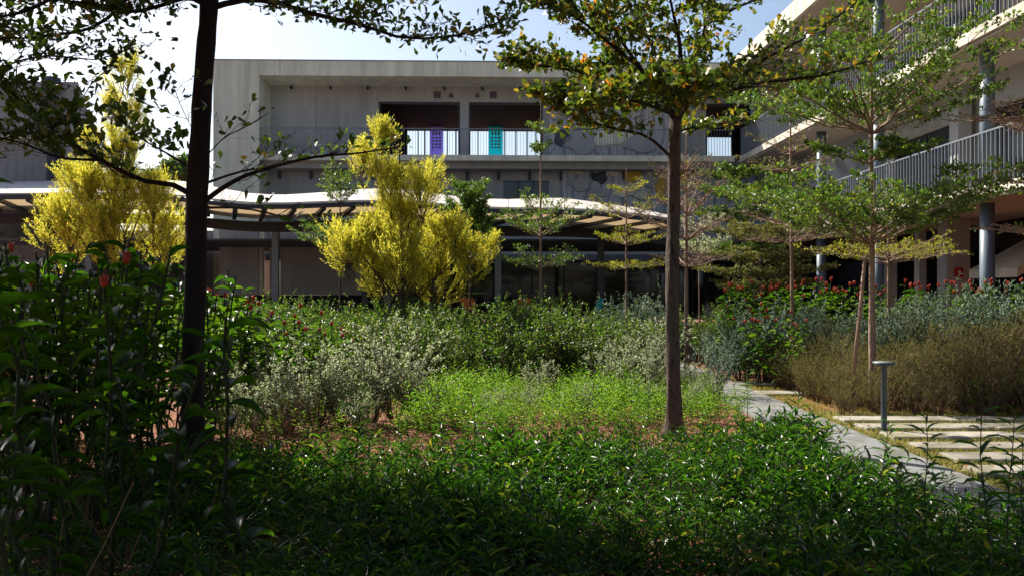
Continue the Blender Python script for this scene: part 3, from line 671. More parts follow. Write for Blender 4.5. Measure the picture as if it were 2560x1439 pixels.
# ================================================================== BOLLARD LIGHT
D = 10.2; bx = gx(2210, D)
bl = thing('bollard_light', 'slim dark bollard light with flat round head beside the paving slabs', 'bollard light', (bx, D, 0))
g = G(); g.lathe([(.075, 0), (.075, .012), (.04, .016), (.034, .03), (.034, .79), (.045, .80), (.001, .80)], (0, 0, 0), 20); obj('post', g, MT['bollard'], bl, True, False)
g = G(); g.lathe([(.001, .80), (.10, .802), (.125, .825), (.001, .83)], (0, 0, 0), 28); obj('lamp_head', g, MT['bollard'], bl, True, False)
g = G(); g.lathe([(.127, .831), (.127, .845), (.001, .852)], (0, 0, 0), 28); obj('lamp_cap', g, MT['bollard_cap'], bl, True, False)

# ================================================================== TREES
def curve(p0, d, L, n=5, bend=(0, 0, 0), wig=0.04, r_=rng):
    d = nrm(d); t = np.linspace(0, 1, n)[:, None]
    P = np.asarray(p0) + d * L * t + np.asarray(bend) * L * t ** 2
    W = r_.normal(0, wig * L, (n, 3)); W[0] = 0; W[-1] *= .5
    return P + W
def spline(pts, n):
    pts = np.asarray(pts, float); s = np.linspace(0, len(pts) - 1, n); out = []
    for q in s:
        i = min(int(q), len(pts) - 2); f = q - i
        p0 = pts[max(i - 1, 0)]; p1 = pts[i]; p2 = pts[i + 1]; p3 = pts[min(i + 2, len(pts) - 1)]
        out.append(.5 * ((2 * p1) + (-p0 + p2) * f + (2 * p0 - 5 * p1 + 4 * p2 - p3) * f * f + (-p0 + 3 * p1 - 3 * p2 + p3) * f ** 3))
    return np.array(out)
def limb(gw, S, P, r0, r1, nsub, slen, flat=.35, depth=2, twig=.004, up=.12, t0=.2, r_=rng, nsub2=5):
    """a limb along P with side twigs; leaf sites are appended to S as (point, direction)"""
    P = np.asarray(P); n = len(P); gw.tube(P, np.linspace(r0, r1, n), 6 if r0 > .012 else 4, cap=False)
    total = np.linalg.norm(np.diff(P, axis=0), axis=1).sum()
    for k in range(nsub):
        t = t0 + (1 - t0) * (k + r_.uniform(0, 1)) / nsub; q = t * (n - 1); i = min(int(q), n - 2); p = P[i] + (P[i + 1] - P[i]) * (q - i)
        d = nrm(P[i + 1] - P[i]); side = nrm(np.cross(d, [0, 0, 1.])) * (1 if k % 2 else -1)
        a = r_.uniform(.5, 1.1); dd = d * math.cos(a) + side * math.sin(a); dd[2] = dd[2] * flat + up + r_.normal(0, .12)
        L = slen * (1 - .55 * t) * r_.uniform(.5, 1.25)
        C = curve(p, dd, L, 4, bend=(0, 0, up * .8), r_=r_)
        if depth > 1: limb(gw, S, C, max(r1 * .8, twig), twig * .7, nsub2, L * .55, flat, depth - 1, twig, up, .15, r_, nsub2)
        else:
            gw.tube(C, [twig, twig * .8, twig * .6, twig * .4], 3, cap=False)
            for c in (1, 2, 3): S.append((C[c], nrm(C[c] - C[c - 1])))
    if depth <= 1: S.append((P[-1], nrm(P[-1] - P[-2])))
def leaves(g, S, per, size, wr, kind='spoon', spread=.05, upw=.5, keep=1.0, r_=rng):
    if not S: return
    O = np.array([s[0] for s in S]); D = np.array([s[1] for s in S])
    if keep < 1: m = r_.random(len(O)) < keep; O, D = O[m], D[m]
    O = np.repeat(O, per, 0); D = np.repeat(D, per, 0); n = len(O)
    O = O + r_.normal(0, spread, (n, 3)) * [1, 1, .5]
    d = D * .5 + r_.normal(0, .8, (n, 3)); d[:, 2] += upw
    u = r_.normal(0, .7, (n, 3)); u[:, 2] += 1.0
    L = size * r_.uniform(.6, 1.25, n); scatter(g, kind, O, d, u, L, L * wr)
def trunk(pts, radii, name='trunk', mat='bark', parent=None, n=30, sides=14, rough=.05):
    P = spline(pts, n); r0 = np.interp(np.linspace(0, 1, n), np.linspace(0, 1, len(radii)), radii)
    zz = P[:, 2] - P[0, 2]; r0 = r0 * (1 + rng.normal(0, rough * .5, n)) * (1 + .75 * np.exp(-np.maximum(zz, 0) / .14)); g = G(); g.tube(P, r0, sides)
    V = g.v[0]; a_ = np.tile(np.arange(sides) * 2 * math.pi / sides, n)
    if len(V) >= n * sides:
        c_ = np.repeat(P, sides, 0); t_ = np.repeat(np.arange(n), sides); V[:n * sides] += (V[:n * sides] - c_) * (.07 * np.sin(a_ * 3 + t_ * .35) + .06 * np.sin(a_ * 5 - t_ * .8))[:, None]
    V += rng.normal(0, rough * .12, V.shape) * np.mean(radii); return obj(name, g, MT[mat], parent, smooth=True)

# --- left foreground tree (dark trunk, branches across the top left) -------------------------
DT = 7.4
tl = thing('shade_tree', 'dark trunked tree in the left foreground with spreading leafy branches', 'tree', (gx(482, DT), DT, 0))
trunk([at(480, 1215, DT), at(483, 1000, DT), at(486, 760, DT), at(492, 500, DT), at(507, 250, DT), at(522, -10, DT), at(530, -300, DT), at(538, -640, DT)], [.112, .096, .091, .088, .081, .074, .065, .05], parent=tl, mat='bark_dark', n=44, sides=18)
gw, gl = G(), G(); S = []; Sd = []
limb(gw, S, spline([at(500, 512, DT), at(565, 465, DT - .1), at(640, 430, DT - .1), at(780, 394, DT - .2), at(890, 384, DT - .2), at(985, 370, DT - .1)], 14), .024, .005, 14, .55, .4, 2, .0025, .25, .2, nsub2=4)
limb(gw, S, spline([at(505, 462, DT), at(600, 430, DT + .3), at(720, 408, DT + .5), at(850, 380, DT + .7)], 10), .014, .005, 8, .5, .4, 2, .0025, .3, .1, nsub2=3)
limb(gw, S, spline([at(508, 520, DT), at(600, 520, DT - .4), at(700, 540, DT - .7), at(760, 560, DT - .8)], 8), .012, .004, 7, .4, .4, 2, .0025, .25, .1, nsub2=3)
limb(gw, S, spline([at(508, 400, DT), at(560, 345, DT - .3), at(610, 320, DT - .4), at(660, 290, DT - .5)], 8), .008, .003, 6, .35, .5, 2, .0025, .3, .2, nsub2=3)
limb(gw, S, spline([at(478, 488, DT), at(430, 462, DT - .1), at(352, 450, DT - .2), at(246, 397, DT - .3), at(176, 359, DT - .4), at(105, 299, DT - .4), at(0, 211, DT - .5), at(-120, 130, DT - .6)], 16), .027, .007, 18, .8, .45, 2, .003, .22, .2, nsub2=5)
limb(gw, S, spline([at(250, 400, DT - .3), at(150, 395, DT - .6), at(60, 360, DT - .9), at(-60, 330, DT - 1.2)], 8), .012, .005, 8, .5, .45, 2, .003, .2, .2, nsub2=4)
limb(gw, S, spline([at(484, 425, DT), at(420, 385, DT + .2), at(350, 345, DT + .4), at(290, 290, DT + .4)], 8), .012, .004, 9, .45, .5, 2, .0025, .3, .1, nsub2=4)
# dense upper limbs
for pts, r0, ns, sl in (([at(105, 299, DT - .4), at(60, 240, DT - .6), at(40, 180, DT - .7), at(60, 120, DT - .8)], .008, 9, .5), ([at(246, 397, DT - .3), at(200, 300, DT - .2), at(215, 230, DT - .1), at(260, 180, DT)], .007, 8, .5),
                        ([at(-120, 250, DT - .6), at(0, 170, DT - .5), at(120, 140, DT - .4), at(240, 150, DT - .3), at(330, 120, DT - .2)], .010, 16, .55), ([at(-120, 420, DT - 1), at(0, 350, DT - .9), at(90, 330, DT - .8), at(170, 300, DT - .7)], .009, 9, .45),
                        ([at(484, 330, DT), at(450, 260, DT - .2), at(430, 200, DT - .3)], .004, 6, .35)):
    limb(gw, S, spline(pts, 9), r0, .004, ns, sl, .6, 2, .0025, .1, .1, nsub2=4)
top = [([at(530, 20, DT), at(600, 2, DT), at(680, 5, DT - .1), at(780, 35, DT - .3), at(900, 62, DT - .4), at(1010, 95, DT - .5), at(1150, 88, DT - .5), at(1275, 45, DT - .5)], .028, 34, .55),
       ([at(530, -60, DT), at(650, -70, DT + .3), at(800, -30, DT + .5), at(950, -10, DT + .7), at(1060, -15, DT + .8)], .026, 24, .6),
       ([at(515, 15, DT), at(470, -5, DT), at(400, 15, DT - .2), at(330, 30, DT - .4), at(240, 10, DT - .6), at(120, 0, DT - .8)], .026, 30, .55),
       ([at(505, -80, DT), at(380, -60, DT + .4), at(250, 60, DT + .3), at(120, 90, DT + .2), at(-40, 100, DT)], .024, 34, .6),
       ([at(505, -120, DT), at(380, -90, DT - .4), at(200, -40, DT - .9), at(60, 30, DT - 1.1), at(-140, 60, DT - 1.3)], .024, 34, .6)]
for pts, r0, ns, sl in top: limb(gw, S, spline(pts, 14), r0, .006, ns, sl, .5, 2, .003, .05, .12, nsub2=5)
hi = lambda s: s[0][2] > 3.5
leaves(gl, [s for s in S if hi(s) and s[0][0] < -3.4], 2, .085, .5, 'spoon', .06, .2, .50)
leaves(gl, [s for s in S if hi(s) and s[0][0] >= -3.4], 2, .08, .5, 'spoon', .07, .1, .70)
leaves(gl, [s for s in S if not hi(s) and s[0][0] < -2.9], 2, .10, .55, 'spoon', .05, .3, .62)
leaves(gl, [s for s in S if not hi(s) and s[0][0] >= -2.9], 1, .085, .5, 'spoon', .05, .35, .42)
gc = G(); S2 = []                           # the crown above the picture: it throws the shade in the foreground
for k in range(26):
    z = rng.uniform(4.7, 8.2); a = rng.uniform(0, 2 * math.pi); c = at(530, -300, DT); L = rng.uniform(2.0, 3.7) * (1 - .06 * (z - 4.7)) * (.8 if z < 6.2 else 1.0)
    limb(gw, S2, curve([c[0], c[1], z], [math.cos(a), math.sin(a), rng.uniform(.05, .3)], L, 8, (0, 0, .05)), .035, .008, 14, 1.1, .4, 2, .004, .1, .15, nsub2=5)
leaves(gc, S2, 4, .13, .6, 'spoon', .09, .3)
obj('branches', gw, MT['bark_dark'], tl); obj('leaves', gl, MT['l_dark'], tl); obj('upper_crown', gc, MT['l_dark'], tl)

# --- right foreground tree ---------------------------------------------------------------
DT = 9.9
tr = thing('courtyard_tree', 'tree with straight brown trunk and yellowing crown right of centre', 'tree', (gx(1684, DT), DT, 0))
trunk([at(1684, 1092, DT), at(1683, 900, DT), at(1681, 700, DT), at(1684, 500, DT), at(1686, 380, DT), at(1690, 300, DT), at(1697, 235, DT)], [.092, .080, .076, .072, .068, .07, .05], parent=tr, mat='bark', n=40, sides=18)
gw, gl = G(), G(); S = []
L_ = [([at(1690, 300, DT), at(1650, 240, DT - .2), at(1600, 170, DT - .4), at(1540, 80, DT - .5), at(1490, -40, DT - .6)], .04, 20, .75),
      ([at(1700, 270, DT), at(1730, 170, DT), at(1763, 62, DT), at(1740, -40, DT)], .042, 14, .6),
      ([at(1763, 62, DT), at(1829, 25, DT), at(1900, -5, DT - .1), at(1990, -50, DT - .2)], .024, 10, .6),
      ([at(1697, 240, DT), at(1750, 228, DT - .2), at(1813, 219, DT - .4), at(1907, 150, DT - .6), at(2000, 103, DT - .8), at(2140, 10, DT - .9)], .034, 20, .75),
      ([at(1700, 262, DT), at(1800, 235, DT - .5), at(1900, 207, DT - .9), at(2050, 190, DT - 1.2), at(2180, 150, DT - 1.4)], .026, 18, .7),
      ([at(1690, 290, DT), at(1620, 250, DT + .1), at(1540, 215, DT + .2), at(1450, 180, DT + .2), at(1350, 165, DT + .1), at(1285, 150, DT)], .03, 24, .65),
      ([at(1672, 388, DT), at(1610, 338, DT - .2), at(1500, 313, DT - .4), at(1440, 266, DT - .5), at(1370, 235, DT - .6)], .018, 18, .6),
      ([at(1695, 330, DT), at(1730, 320, DT + .3), at(1790, 310, DT + .6), at(1850, 315, DT + .8)], .014, 10, .45),
      ([at(1690, 260, DT), at(1640, 140, DT + .6), at(1600, 40, DT + 1.0), at(1560, -60, DT + 1.2)], .034, 18, .8),
      ([at(1700, 250, DT), at(1700, 120, DT - .5), at(1680, 20, DT - .7), at(1660, -80, DT - .8)], .034, 18, .8),
      ([at(1690, 290, DT), at(1640, 270, DT - .9), at(1570, 250, DT - 1.5), at(1500, 262, DT - 1.7)], .022, 18, .6),
      ([at(1600, 170, DT - .4), at(1500, 90, DT - .6), at(1420, 30, DT - .7), at(1350, 5, DT - .7)], .02, 14, .5),
      ([at(1695, 300, DT), at(1720, 260, DT - 1), at(1700, 230, DT - 1.6), at(1740, 210, DT - 2.0)], .02, 16, .6)]
for pts, r0, ns, sl in L_: limb(gw, S, spline(pts, 12), r0, .007, ns, sl, .55, 2, .003, .12, .2, nsub2=5)
left = [s for s in S if s[0][0] < gx(1800, DT)]; rgt = [s for s in S if s[0][0] >= gx(1800, DT)]
leaves(gl, left, 3, .095, .62, 'spoon', .05, .2, .9); leaves(gl, rgt, 2, .09, .6, 'spoon', .05, .2, .6)
obj('branches', gw, MT['bark_dark'], tr); obj('leaves', gl, MT['l_autumn'], tr)

# --- tiered umbrella trees -----------------------------------------------------------------
def tier_tree(name, label, px, D, ztop, r0, tiers, leafm, barkm, leaf=.06, per=3, keep=.9, lean=0.0, group=None, kind='spoon', bare=False, seed=1, twig=.003, wr=.5, x0=None):
    r_ = np.random.default_rng(seed); x = gx(px, D); t = thing(name, label, 'tree', (x, D, 0), group)
    trunk([[x, D, 0], [x + lean * .3, D, ztop * .35], [x + lean * .6, D + .02, ztop * .7], [x + lean, D, ztop]], [r0, r0 * .8, r0 * .55, r0 * .2], parent=t, mat=barkm, n=24, sides=10)
    gw, gl = G(), G(); S = []
    for (z, rad, rise, nb, den) in tiers:
        for k in range(nb):
            a = 2 * math.pi * (k + r_.uniform(-.3, .3)) / nb; L = rad * r_.uniform(.75, 1.12)
            p0 = [x + lean * z / ztop, D, z + r_.uniform(-.04, .04)]
            P = curve(p0, [math.cos(a), math.sin(a), rise * r_.uniform(.7, 1.3)], L, 7, (0, 0, .08 * rise), .012, r_)
            limb(gw, S, P, max(r0 * .35, .008), .004, max(6, int(11 * den)), L * .42, .3, 2, twig, .06 + rise * .2, .12, r_, 4)
    obj('branches', gw, MT['twig'] if bare else MT[barkm], t)
    if per: leaves(gl, S, per, leaf, wr, kind, .03, .5, keep, r_); obj('leaves', gl, MT[leafm], t)
    return t
z600 = EYE + (HZ - 610) / F * 12.5; z330 = EYE + (HZ - 330) / F * 12.5
tier_tree('umbrella_tree', 'umbrella tree with flat leafy tiers and a leaning stake on the right', 2180, 12.5, 5.6, .055,
          [(z600, 2.2, .34, 10, 1.3), (z600 + .15, 1.5, .55, 7, 1.1), (z330, 2.3, .42, 9, 1.1), (z330 + .12, 1.5, .7, 6, 1.0), (z330 - .45, .9, .25, 4, .8), (5.0, 1.6, .4, 6, 1)], 'l_tier', 'bark_pale', .066, 5, 1, seed=3)
st = G(); st.tube([at(2134, 935, 12.2), at(2150, 780, 12.3), at(2163, 640, 12.42)], [.032, .03, .027], 8)
single('tree_stake', st, MT['timber'], 'pale timber stake leaning against the umbrella tree trunk', 'stake', tuple(at(2134, 935, 12.2)), smooth=True)
H_ = lambda py, D: EYE + (HZ - py) / F * D
tier_tree('young_umbrella_tree', 'slim young umbrella tree with two low green tiers left of the brown trunk', 1352, 19, H_(250, 19), .035,
          [(H_(672, 19), 1.05, .30, 7, .8), (H_(590, 19), 1.15, .50, 8, .9), (H_(550, 19), .7, .9, 5, .7), (H_(385, 19), .35, .9, 4, .5), (H_(335, 19), .4, .6, 4, .5)], 'l_tier', 'bark_pale', .06, 2, .9, seed=4)
tier_tree('lime_umbrella_tree', 'small umbrella tree with lime yellow leaves just left of the brown trunk', 1566, 18.5, H_(420, 18.5), .033,
          [(H_(672, 18.5), .85, .14, 7, .9), (H_(610, 18.5), .8, .30, 7, .9), (H_(545, 18.5), .9, .4, 6, .7), (H_(480, 18.5), .5, .4, 4, .5)], 'l_lime', 'bark_pale', .055, 2, .8, seed=5, kind='diamond', wr=.35)
tier_tree('bare_umbrella_tree', 'leafless brown twigged tree just right of the brown trunk', 1716, 18, H_(330, 18), .05,
          [(H_(668, 18), 1.1, .25, 7, 1), (H_(600, 18), 1.3, .45, 8, 1), (H_(540, 18), 1.2, .7, 7, 1), (H_(480, 18), .9, .7, 6, .9), (H_(430, 18), .6, .9, 5, .7)], 'l_olive', 'bark_pale', .045, 1, .3, bare=True, seed=6, twig=.006)
tier_tree('sparse_umbrella_tree', 'pinkish trunked sparse tree standing between wing and umbrella tree', 1982, 16, H_(240, 16), .042,
          [(H_(608, 16), 1.2, .15, 7, .8), (H_(565, 16), 1.3, .3, 6, .8), (H_(425, 16), 1.0, .15, 6, .6), (H_(385, 16), .8, .4, 4, .6), (H_(262, 16), .7, .5, 6, .9)], 'l_olive', 'bark_pale', .05, 2, .45, lean=-.05, bare=True, seed=7, twig=.0055)
tier_tree('feathery_tree', 'tall feathery dark green young tree right behind the golden tree', 1175, 20.5, H_(480, 20.5), .035,
          [(H_(560, 20.5), .6, 1.2, 6, .9), (H_(620, 20.5), 1.0, 1.3, 8, 1), (H_(520, 20.5), .7, 1.2, 6, 1), (H_(660, 20.5), 1.1, .9, 7, 1), (H_(590, 20.5), .9, 1.5, 7, 1)], 'l_tier', 'bark', .06, 4, .95, seed=8)
tier_tree('slender_tree', 'slender green tree left of the golden tree in front of the canopy', 850, 20, H_(400, 20), .03,
          [(H_(640, 20), 1.1, .45, 8, 1), (H_(600, 20), 1.1, .4, 7, .9), (H_(510, 20), .7, .9, 6, .8), (H_(470, 20), .6, .8, 5, .8)], 'l_tier', 'bark', .055, 2, .85, seed=9)
tier_tree('bare_twig_tree', 'leafless tree with curling twigs at the right picture edge', 2660, 11.5, H_(100, 11.5), .05,
          [(H_(300, 11.5), 1.3, .12, 9, 1.1), (H_(580, 11.5), 1.0, .12, 8, 1.1), (H_(350, 11.5), 1.2, .3, 6, 1), (H_(480, 11.5), 1.0, .3, 7, .9)], 'l_tier', 'bark_pale', .06, 1, .14, bare=True, seed=10, twig=.006)
tier_tree('layered_shrub_tree', 'dark layered evergreen beside the wing behind the red flowered bed', 1905, 22, H_(560, 22), .06,
          [(H_(735, 22), 1.5, .2, 9, 1.4), (H_(700, 22), 1.5, .2, 9, 1.4), (H_(660, 22), 1.5, .2, 9, 1.4), (H_(610, 22), 1.3, .3, 8, 1.3), (H_(590, 22), .9, .3, 8, 1)], 'l_olive', 'bark', .06, 4, 1, seed=11)
tier_tree('layered_shrub_tree', 'taller dark evergreen reaching up towards the gallery corner', 1840, 25, H_(430, 25), .06,
          [(H_(640, 25), 1.5, .25, 9, 1.2), (H_(560, 25), 1.5, .3, 9, 1.2), (H_(500, 25), 1.4, .3, 9, 1.2), (H_(450, 25), 1.0, .3, 8, 1.2)], 'l_tier', 'bark', .07, 4, 1, seed=12)
tier_tree('pale_stem_sapling', 'thin pale stemmed sapling between bare tree and evergreens', 1748, 19.5, H_(560, 19.5), .018,
          [(H_(640, 19.5), .7, .6, 6, .7), (H_(590, 19.5), .6, .8, 5, .7)], 'l_silver', 'bark_pale', .06, 2, .6, seed=13)
tier_tree('thin_umbrella_tree', 'thin tree seen past the umbrella tree in front of the dark ground floor', 2222, 17, H_(480, 17), .04,
          [(H_(655, 17), 1.6, .16, 9, 1.0), (H_(640, 17), 1.1, .3, 7, .9)], 'l_lime', 'bark_pale', .055, 2, .75, seed=14, kind='diamond', wr=.4)
# trees outside the frame on the left whose crowns shade the bed and reach into the corner
tier_tree('shade_tree', 'leafy tree standing left of the picture whose twigs reach the top left corner', -400, 10.2, 9.5, .11,
          [(4.5, 1.3, .25, 6, 1.0), (6.6, 2.8, .14, 11, 1.5), (7.6, 2.8, .15, 10, 1.4), (8.6, 2.2, .3, 8, 1.4)], 'l_dark', 'bark_dark', .11, 4, 1, seed=15)
tier_tree('shade_tree', 'second leafy tree standing outside the left picture edge', -1300, 6.0, 8.5, .12,
          [(3.6, 2.8, .25, 9, 1.5), (4.8, 3.0, .2, 10, 1.5), (6.2, 2.8, .3, 9, 1.4), (7.4, 2.0, .3, 8, 1.4)], 'l_dark', 'bark_dark', .12, 4, 1, seed=16)

for (sx, sy, lb_, sd_) in ((-3.6, -1.6, 'unseen leafy tree added behind the viewpoint on the left for shade', 17), (2.6, -1.3, 'unseen leafy tree added behind the viewpoint on the right for shade', 18), (-.6, -4.5, 'unseen leafy tree added farthest behind the viewpoint for shade', 19)):  # trees added out of view; their crowns cut sky light on the foreground
    tier_tree('shade_tree', lb_, 1280 + sx * F / abs(sy) * (1 if sy > 0 else -1), sy, 8.0, .11,
          [(3.1, 3.3, .22, 11, 1.5), (4.2, 3.7, .2, 11, 1.5), (5.6, 3.4, .25, 10, 1.5)], 'l_dark', 'bark_dark', .14, 4, 1, seed=sd_)
# --- golden feathery trees -----------------------------------------------------------------
def golden(label, px, D, lobes, seed, n_shoot, m_='l_yellow'):
    r_ = np.random.default_rng(seed); x = gx(px, D); t = thing('golden_tree', label, 'tree', (x, D, 0), 'golden feathery trees')
    ztop = max(H_(l[2], D) for l in lobes); gw, gl = G(), G()
    g = G(); g.tube(spline([[x, D, 0], [x - .05, D, ztop * .4], [x - .1, D, ztop * .9]], 16), np.linspace(.07, .012, 16), 8); obj('trunk', g, MT['bark'], t)
    wts = np.array([(l[3] * (l[1] - l[2])) ** .9 for l in lobes], float); wts /= wts.sum()
    O, Dd = [], []
    for l, w in zip(lobes, wts):
        cx, yb, yt, rp, dd = l; zb_, zt_ = H_(yb, D), H_(yt, D); rad = rp * 1.08 / F * D; cx = gx(cx, D)
        gw.tube(curve([x - .05, D, max(.3, zb_ - .5)], [cx - x + .05, dd, zt_ - zb_ + .5], math.dist((x - .05, D, max(.3, zb_ - .5)), (cx, D + dd, zt_ * .97)), 7, wig=.01, r_=r_), np.linspace(.025, .006, 7), 5)
        npl = max(8, int(n_shoot * w / 17))          # plumes: each an upswept spray of shoots
        for _ in range(npl):
            tz = r_.random() ** .8; a = r_.uniform(0, 2 * math.pi); h = zt_ - zb_
            pr = math.sin(min(1, tz * .82 + .18) * math.pi) ** .7 * (1 - .3 * tz)
            base = np.array([cx, D + dd, zb_ + h * tz * .8]); od = np.array([math.cos(a), math.sin(a), r_.uniform(.35, 1.5) + tz * 1.2]); od /= np.linalg.norm(od)
            PL = (rad * pr * 1.15 + .15) * r_.uniform(.65, 1.25); C = curve(base, od, PL, 6, (0, 0, .22), .02, r_); gw.tube(C, [.01, .008, .006, .005, .004, .003], 3, cap=False)
            k = 12; q = r_.uniform(.3, 1, k) * 5; i = np.minimum(q.astype(int), 4); o = C[i] + (C[i + 1] - C[i]) * (q - i)[:, None]
            out = nrm(nrm(C[i + 1] - C[i]) * 1.0 + r_.normal(0, .38, (k, 3)) + [0, 0, .35]); L = r_.uniform(.14, .42, k) * (1.2 - .4 * q / 5); nl = 14
            for j in range(nl): O.append(o + out * (L * j / nl)[:, None]); Dd.append(out * 1.2 + r_.normal(0, .5, (k, 3)))
    O = np.concatenate(O); Dd = np.concatenate(Dd); n = len(O)
    scatter(gl, 'diamond', O, Dd, r_.normal(0, 1, (n, 3)), r_.uniform(.045, .095, n), r_.uniform(.009, .018, n))
    obj('branches', gw, MT['bark'], t); obj('leaves', gl, MT[m_], t)
golden('bright golden feathery tree in the middle before the canopy', 1010, 18.5,
       [(955, 470, 310, 46, 0), (905, 480, 380, 42, .2), (975, 580, 420, 62, 0), (1078, 510, 405, 22, .3), (1055, 580, 455, 62, -.2), (1000, 660, 520, 70, 0), (870, 720, 585, 72, .1), (930, 700, 560, 60, .3), (1010, 760, 600, 85, -.3), (1100, 720, 560, 72, .3),
        (1170, 730, 610, 52, 0), (1222, 690, 605, 26, .1), (860, 690, 600, 52, .3), (950, 780, 670, 75, .4), (1080, 790, 680, 80, .2), (1140, 660, 560, 40, -.3)], 31, 10500)
golden('golden feathery tree at the left behind the dark trunk', 290, 17.5,
       [(318, 280, 160, 50, 0), (270, 380, 240, 38, .2), (345, 400, 270, 30, -.2), (300, 500, 350, 60, .2), (180, 560, 430, 60, .2), (230, 600, 440, 70, 0), (310, 640, 440, 85, 0), (395, 640, 450, 70, -.2), (120, 660, 490, 55, .3), (170, 700, 540, 70, .1), (280, 720, 540, 85, -.2), (400, 720, 540, 70, .3), (240, 460, 350, 42, -.2)], 32, 8600)
# distant dark tree seen in the gap
def blob_tree(label, px, D, ytop, rpx, seed):
    r_ = np.random.default_rng(seed); x = gx(px, D); zt_ = H_(ytop, D); rad = rpx / F * D; t = thing('distant_tree', label, 'tree', (x, D, 0))
    g = G(); g.tube([[x, D, 0], [x, D, zt_ - rad]], [.3, .15], 8); obj('trunk', g, MT['bark'], t)
    n = 5000; d = nrm(r_.normal(0, 1, (n, 3))); c = 1 + .25 * np.sin(d[:, 0] * 5 + 1) * np.sin(d[:, 2] * 6 + 2)
    O = np.array([x, D, zt_ - rad * .8]) + d * (rad * c * r_.uniform(.6, 1, n) ** .5)[:, None] * [1.2, 1.0, .8]
    g = G(); scatter(g, 'diamond', O, r_.normal(0, 1, (n, 3)), d, r_.uniform(.2, .45, n), r_.uniform(.1, .25, n)); obj('leaves', g, MT['l_tier'], t)
blob_tree('round dark tree far off in the gap beside the dark trunk', 455, 60, 398, 45, 51)
blob_tree('low far off tree between annex and dark trunk', 380, 70, 430, 50, 52)

# ================================================================== PLANTING
def in_path(P): return (P[:, 0] > 2.85 + .0) & (P[:, 0] < 4.15)
# sprigs for the ground cover
def sprig(seed, h, nl, ll, lw, kind='lance', droop=.4, lean=.25):
    r_ = np.random.default_rng(seed); g = G(); gs = G(); d = np.array([r_.normal(0, lean), r_.normal(0, lean), 1.0]); P = curve([0, 0, 0], d, h, 5, wig=.03, r_=r_)
    gs.tube(P, [.003, .0028, .0025, .002, .0015], 3, cap=False)
    t = np.linspace(.15, 1, nl); q = t * 4; i = np.minimum(q.astype(int), 3); O = P[i] + (P[i + 1] - P[i]) * (q - i)[:, None]
    a = np.arange(nl) * 2.4 + r_.uniform(0, 6); up = np.linspace(.15, 1.1, nl) + r_.normal(0, .2, nl)
    D = np.stack([np.cos(a), np.sin(a), up], -1); U = np.tile([0, 0, 1.], (nl, 1)) + r_.normal(0, .25, (nl, 3))
    L = ll * r_.uniform(.7, 1.2, nl) * (1 - .35 * t ** 3); scatter(g, kind, O, D, U, L, lw * L / ll)
    return g, gs
def cover(name, label, cat, mask, dens, area, variants, leafm, hscale, zbase=0.0, stemm='stem'):
    x0, x1, y0, y1 = area; N = int((x1 - x0) * (y1 - y0) * dens); P = np.stack([rng.uniform(x0, x1, N), rng.uniform(y0, y1, N), np.full(N, zbase)], -1)
    P = P[mask(P)]; g, gs = G(), G(); idx = rng.integers(0, len(variants), len(P))
    hum = 1 + .32 * np.sin(P[:, 0] * 2.1 + P[:, 1]) * np.cos(P[:, 1] * 1.7 - P[:, 0] * .6)
    for k, (a, b_) in enumerate(variants):
        m = idx == k; n = m.sum(); rot = rng.uniform(0, 6.28, n); sc = hscale * hum[m] * rng.uniform(.7, 1.25, n); ti = rng.normal(0, .15, (n, 2))
        replicate(g, a, P[m], rot, sc, ti); replicate(gs, b_, P[m], rot, sc, ti)
    o = tag(obj(name, g, MT[leafm]), label, cat, kind='stuff')
    s = obj('stems', gs, MT[stemm], o); s['kind'] = 'stuff'
    return o
def near_edge(P): return 8.5 + .12 * np.sin(P[:, 0] * 2.3) + .1 * np.sin(P[:, 0] * 5.1 + 1) + .27 * P[:, 0]
SP = [sprig(100 + k, rng.uniform(.18, .40), int(rng.integers(9, 19)), rng.uniform(.075, .15), rng.uniform(.016, .026), lean=rng.uniform(.15, .5)) for k in range(12)]
def m_near(P):
    r = rng.random(len(P)); left = (P[:, 0] < -.55 * P[:, 1] + .6)      # under the left bed it thins out
    vis = np.abs(P[:, 0]) < .66 * P[:, 1] + .8
    edge = P[:, 0] < 3.02 + .10 * np.sin(P[:, 1] * 3.1)
    edge2 = (P[:, 0] > 2.95) & (P[:, 1] < 6.0 - .3 * np.maximum(0, P[:, 0] - 3.5) )
    return (P[:, 1] < near_edge(P)) & vis & (edge | edge2) & (~left | (r < .25))
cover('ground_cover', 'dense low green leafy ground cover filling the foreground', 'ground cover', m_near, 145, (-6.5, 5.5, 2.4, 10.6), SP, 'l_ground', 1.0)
SL = [sprig(120 + k, rng.uniform(.28, .42), 18, .075, .014) for k in range(5)]
def m_mid(P): return (P[:, 1] > 10.0 + .1 * np.sin(P[:, 0] * 3) + .22 * P[:, 0]) & (P[:, 0] < 3.0 + .08 * np.sin(P[:, 1] * 4)) & ((P[:, 0] > -1.3) | (rng.random(len(P)) < .3))
cover('light_ground_cover', 'bright light green ground cover between red soil strip and hedge', 'ground cover', m_mid, 95, (-3.6, 3.4, 9.3, 14.2), SL, 'l_light', 1.0)

